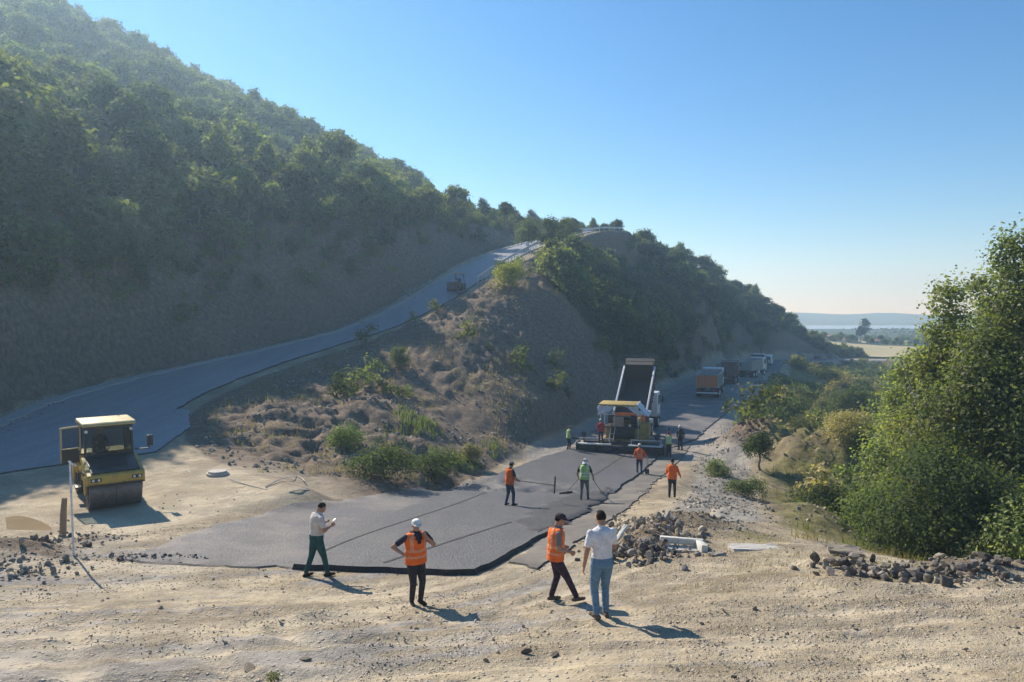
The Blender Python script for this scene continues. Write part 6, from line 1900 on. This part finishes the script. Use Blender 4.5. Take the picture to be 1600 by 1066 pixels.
tool('shovel', 'shovel held low to the right by the green vest worker', hA + (hA - foot).normalized() * 0.35, foot, lambda: MB().prism([(-0.13, -0.02), (0.13, -0.02), (0.14, 0.22), (0.0, 0.32), (-0.14, 0.22)], -0.008, 0.010, 'z', 0.003), DARKM)
hB = hd[1][0]; foot = Vector(stand(884, 776, AS + 0.04))
tool('asphalt_rake', 'rake trailing on the asphalt to the left of the green vest worker', hB + (hB - foot).normalized() * 0.3, foot, lambda: MB().box((0, 0, 0), (0.70, 0.03, 0.09), (0, 0, 0.5), 0.005), DARKM)
loc = stand(999, 742, 0.07)
r_, hd = person('worker in orange vest and white helmet seen from behind, leaning on a shovel', loc, yaw_to(0.15, 0.98), 1.76, 2, (0, -10), ((0.12, 0.04), (-0.12, -0.05)), toe=(10, -12),
       arms=(((0.14, 0.06, -0.27), (0.24, 0.20, -0.40)), ((-0.10, 0.02, -0.28), (-0.06, 0.20, -0.40))), grip=(True, True), shirt=C_ORANGE, trousers=C_JEAND, vest=C_ORANGE, stripe=C_STRIPE, hat='helmet', long_sleeve=True, vox=0.018)
hA = hd[0][0]; foot = Vector(stand(1011, 742, 0.06))
tool('shovel', 'shovel standing on its blade at the right of the white helmet worker', Vector((foot.x, foot.y, hA.z + 0.15)), foot, lambda: MB().prism([(-0.12, 0.0), (0.12, 0.0), (0.12, 0.28), (-0.12, 0.28)], -0.01, 0.01, 'y', 0.003), DARKM)
person('worker in orange vest walking on the crushed stone verge', stand(1050, 778, -0.01), yaw_to(0.35, 0.93), 1.78, 4, (10, -8), ((0.09, 0.16), (-0.09, -0.18)), lift=(0, 0.03), toe=(4, -6),
       arms=(((0.09, 0.02, -0.27), (0.14, 0.16, -0.42)), ((-0.06, 0.05, -0.27), (-0.02, 0.22, -0.36))), grip=(True, True), shirt=C_ORANGE, trousers=C_DARK, vest=C_ORANGE, stripe=C_ORANGE, vox=0.018, long_sleeve=True)

# --- round the paver
def by_paver(x, y, z=0.0):
    p = PV + rt * x + fw * y
    return (p.x, p.y, H(p.x, p.y) + z)
person('worker in pale green vest standing at the left end of the screed', by_paver(-3.55, -0.1, 0.02), PH + R(-50), 1.74, 5, (0, -20), shirt=C_KHAKI, trousers=C_DARK, vest=C_GREEN, stripe=C_STRIPEG, hat='cap', hat_m=C_KHAKI, vox=0.022, long_sleeve=True,
       arms=(((0.08, 0.08, -0.27), (0.02, 0.30, -0.26)), ((-0.08, 0.08, -0.27), (-0.02, 0.30, -0.26))))
person('worker in red vest standing on the walkway left of the paver engine', by_paver(-1.30, 0.10, 0.705), PH + R(20), 1.70, 8, (0, -20), shirt=C_RED, trousers=C_DARK, vest=C_RED, stripe=C_RED, hat='helmet', vox=0.022, long_sleeve=True, pelvis_z=0.90,
       arms=(((0.08, 0.12, -0.25), (0.02, 0.32, -0.20)), ((-0.08, 0.12, -0.25), (-0.02, 0.32, -0.20))))
person('stooping worker in green vest at the right end of the screed', by_paver(3.35, -0.25, 0.03), PH + R(12), 1.76, 26, (0, -10), shirt=C_KHAKI, trousers=C_DARK, vest=C_GREEN, stripe=C_STRIPEG, hat=None, vox=0.022, long_sleeve=True,
       arms=(((0.06, 0.14, -0.26), (0.04, 0.30, -0.42)), ((-0.06, 0.14, -0.26), (-0.02, 0.30, -0.42))))
person('worker in faded red shirt behind the stooping green vest worker', by_paver(3.25, 1.6, 0.03), PH + R(60), 1.72, 3, (0, -10), shirt=C_PINK, trousers=C_JEAND, vox=0.022)
person('worker in dark clothes and a pale helmet at the far right of the paver', by_paver(4.0, 2.6, 0.03), PH + R(150), 1.78, 3, (0, -10), shirt=C_DARK, trousers=C_DARK, hat='helmet', vox=0.022, long_sleeve=True)
# --- driver of the big roller
cR, sR = math.cos(ROLL_RZ), math.sin(ROLL_RZ)
sx_, sy_ = 0.15, -0.44
person('driver in dark clothes seated in the cab of the yellow roller', (ROLL[0] + ROLL_S * (cR * sx_ - sR * sy_), ROLL[1] + ROLL_S * (sR * sx_ + cR * sy_), ROLL[2] + 1.17), ROLL_RZ, 1.66, -4, (20, -5), sit=True, pelvis_z=0.56, shirt=C_NAVY, trousers=C_DARK, vox=0.018, long_sleeve=True,
       arms=(((0.05, 0.16, -0.22), (-0.03, 0.42, -0.18)), ((-0.05, 0.16, -0.22), (0.03, 0.42, -0.18))), grip=(True, True))
# ================================================================ FAR COUNTRY
LK = water_mat('lake_water', (0.30, 0.36, 0.42), 0.25, 0.3, 0.02)
def far_sheet(name, pts, z, m):
    tag(link(name, np_mesh(name, [(x, y, z) for x, y in pts], [tuple(range(len(pts)))], m)), kind='structure')
far_sheet('lake', [(-700, 985), (-700, 790), (150, 770), (355, 735), (368, 752), (418, 758), (520, 738), (750, 722), (1500, 712), (1500, 970), (820, 990), (390, 970)], CZ - 15.7, LK)

def range_hill(name, y0, depth, x0, x1, hgt, base, seed, step, m):
    xs = np.arange(x0, x1 + 1, step); us = np.linspace(0, 1, 9)
    V = []
    for u in us:
        prof = math.sin(math.pi * u)
        h = hgt * (0.70 + 0.95 * fbm(xs / 340, np.full(len(xs), seed + 0.15 * u), 4, seed)) * prof
        V.append(np.column_stack([xs, np.full(len(xs), y0 + depth * u) + 22 * vnoise(xs / 110, np.full(len(xs), u * 3), seed), base + np.maximum(h, -2)]))
    n = len(xs); V = np.concatenate(V)
    F = [(k * n + i, k * n + i + 1, (k + 1) * n + i + 1, (k + 1) * n + i) for k in range(8) for i in range(n - 1)]
    tag(link(name, np_mesh(name, V, F, m, smooth=True)), kind='structure')
HILLM = stone_mat('far_hill', (0.06, 0.085, 0.04), (0.16, 0.16, 0.09), 0.004)
range_hill('distant_hills', 1240, 300, -1500, 1600, 33, CZ - 16.6, 3, 30, HILLM)
range_hill('far_shore', 1000, 130, -1400, 1600, 6.5, CZ - 16.6, 8, 20, HILLM)

# dry field below the road, with a hedge of trees, houses and poplars beyond it
fld = stone_mat('stubble_field', (0.30, 0.26, 0.13), (0.44, 0.38, 0.21), 0.03)
fp = [(108, 262), (205, 262), (215, 296), (112, 296)]
fpz = [H(*p) + 0.8 for p in fp]
g = []
gf = []
nu, nv = 20, 14
for j in range(nv + 1):
    for i in range(nu + 1):
        u, v = i / nu, j / nv
        X = (fp[0][0] * (1 - u) + fp[1][0] * u) * (1 - v) + (fp[3][0] * (1 - u) + fp[2][0] * u) * v
        Y = 262 + 34 * v
        g.append((X, Y))
g = np.array(g); gz = H_all(g[:, 0], g[:, 1]) + 0.6
gf = [(j * (nu + 1) + i, j * (nu + 1) + i + 1, (j + 1) * (nu + 1) + i + 1, (j + 1) * (nu + 1) + i) for j in range(nv) for i in range(nu)]
tag(link('stubble_field', np_mesh('stubble_field', np.column_stack([g, gz]), gf, fld)), kind='structure')

WALLW = paint('far_plaster', (0.72, 0.66, 0.58), 0.9, 0, 0.2)
ROOFR = paint('far_roof_tile', (0.42, 0.16, 0.09), 0.85, 0, 0.2)
def house(x, y, w, d, h, rz, label):
    z = H(x, y) - 0.5
    o = empty('house', (x, y, z), rz, label, 'house', 'houses on the plain')
    MB().box((0, 0, h / 2), (w, d, h)).build('wall', WALLW, o)
    MB().prism([(-d / 2 - 0.3, h), (d / 2 + 0.3, h), (0, h + d * 0.22)], -w / 2 - 0.25, w / 2 + 0.25).build('roof', ROOFR, o)
    for i in range(int(w // 1.8)):
        MB().box((-w / 2 + 1.0 + i * 1.8, -d / 2 - 0.03, h * 0.55), (0.6, 0.12, 0.7)).build('window', BLACKP, o)
hx = [(1262, 14, 'long red roofed house by the foot of the wooded spur'), (1278, 18, 'pale house second from the wooded spur on the plain'), (1293, 20, 'large white house in the middle of the row on the plain'), (1312, 12, 'small red roofed house right of the large white house'), (1330, 11, 'small pale house before the poplars on the plain')]
for i, (px, w, lb) in enumerate(hx):
    p = at(px, 535, 405 + 16 * (i % 3))
    house(p.x, p.y, w * 0.42, 4.0, 2.2 + 1.2 * (i == 2), R(8 * (i - 2)), lb)
q = at(1361, 549, 330)
house(q.x, q.y, 6, 4, 1.6, R(10), 'low white shed at the right end of the dry field')

# ---------------------------------------------------------------- the air
hz, nt, b, out = new_mat('haze')
nt.nodes.remove(b)
pv = N(nt, 'ShaderNodeVolumePrincipled')
pv.inputs['Color'].default_value = (0.52, 0.77, 1.0, 1)
pv.inputs['Absorption Color'].default_value = (1, 1, 1, 1)
pv.inputs['Density'].default_value = 0.0009
pv.inputs['Anisotropy'].default_value = 0.52
nt.links.new(pv.outputs[0], out.inputs['Volume'])
hb = MB().box((0, 0, 0), (3400, 3400, 112)).mesh('haze', hz)
tag(link('haze', hb, None, (0, 0, 112 / 2 - 19)), kind='stuff')
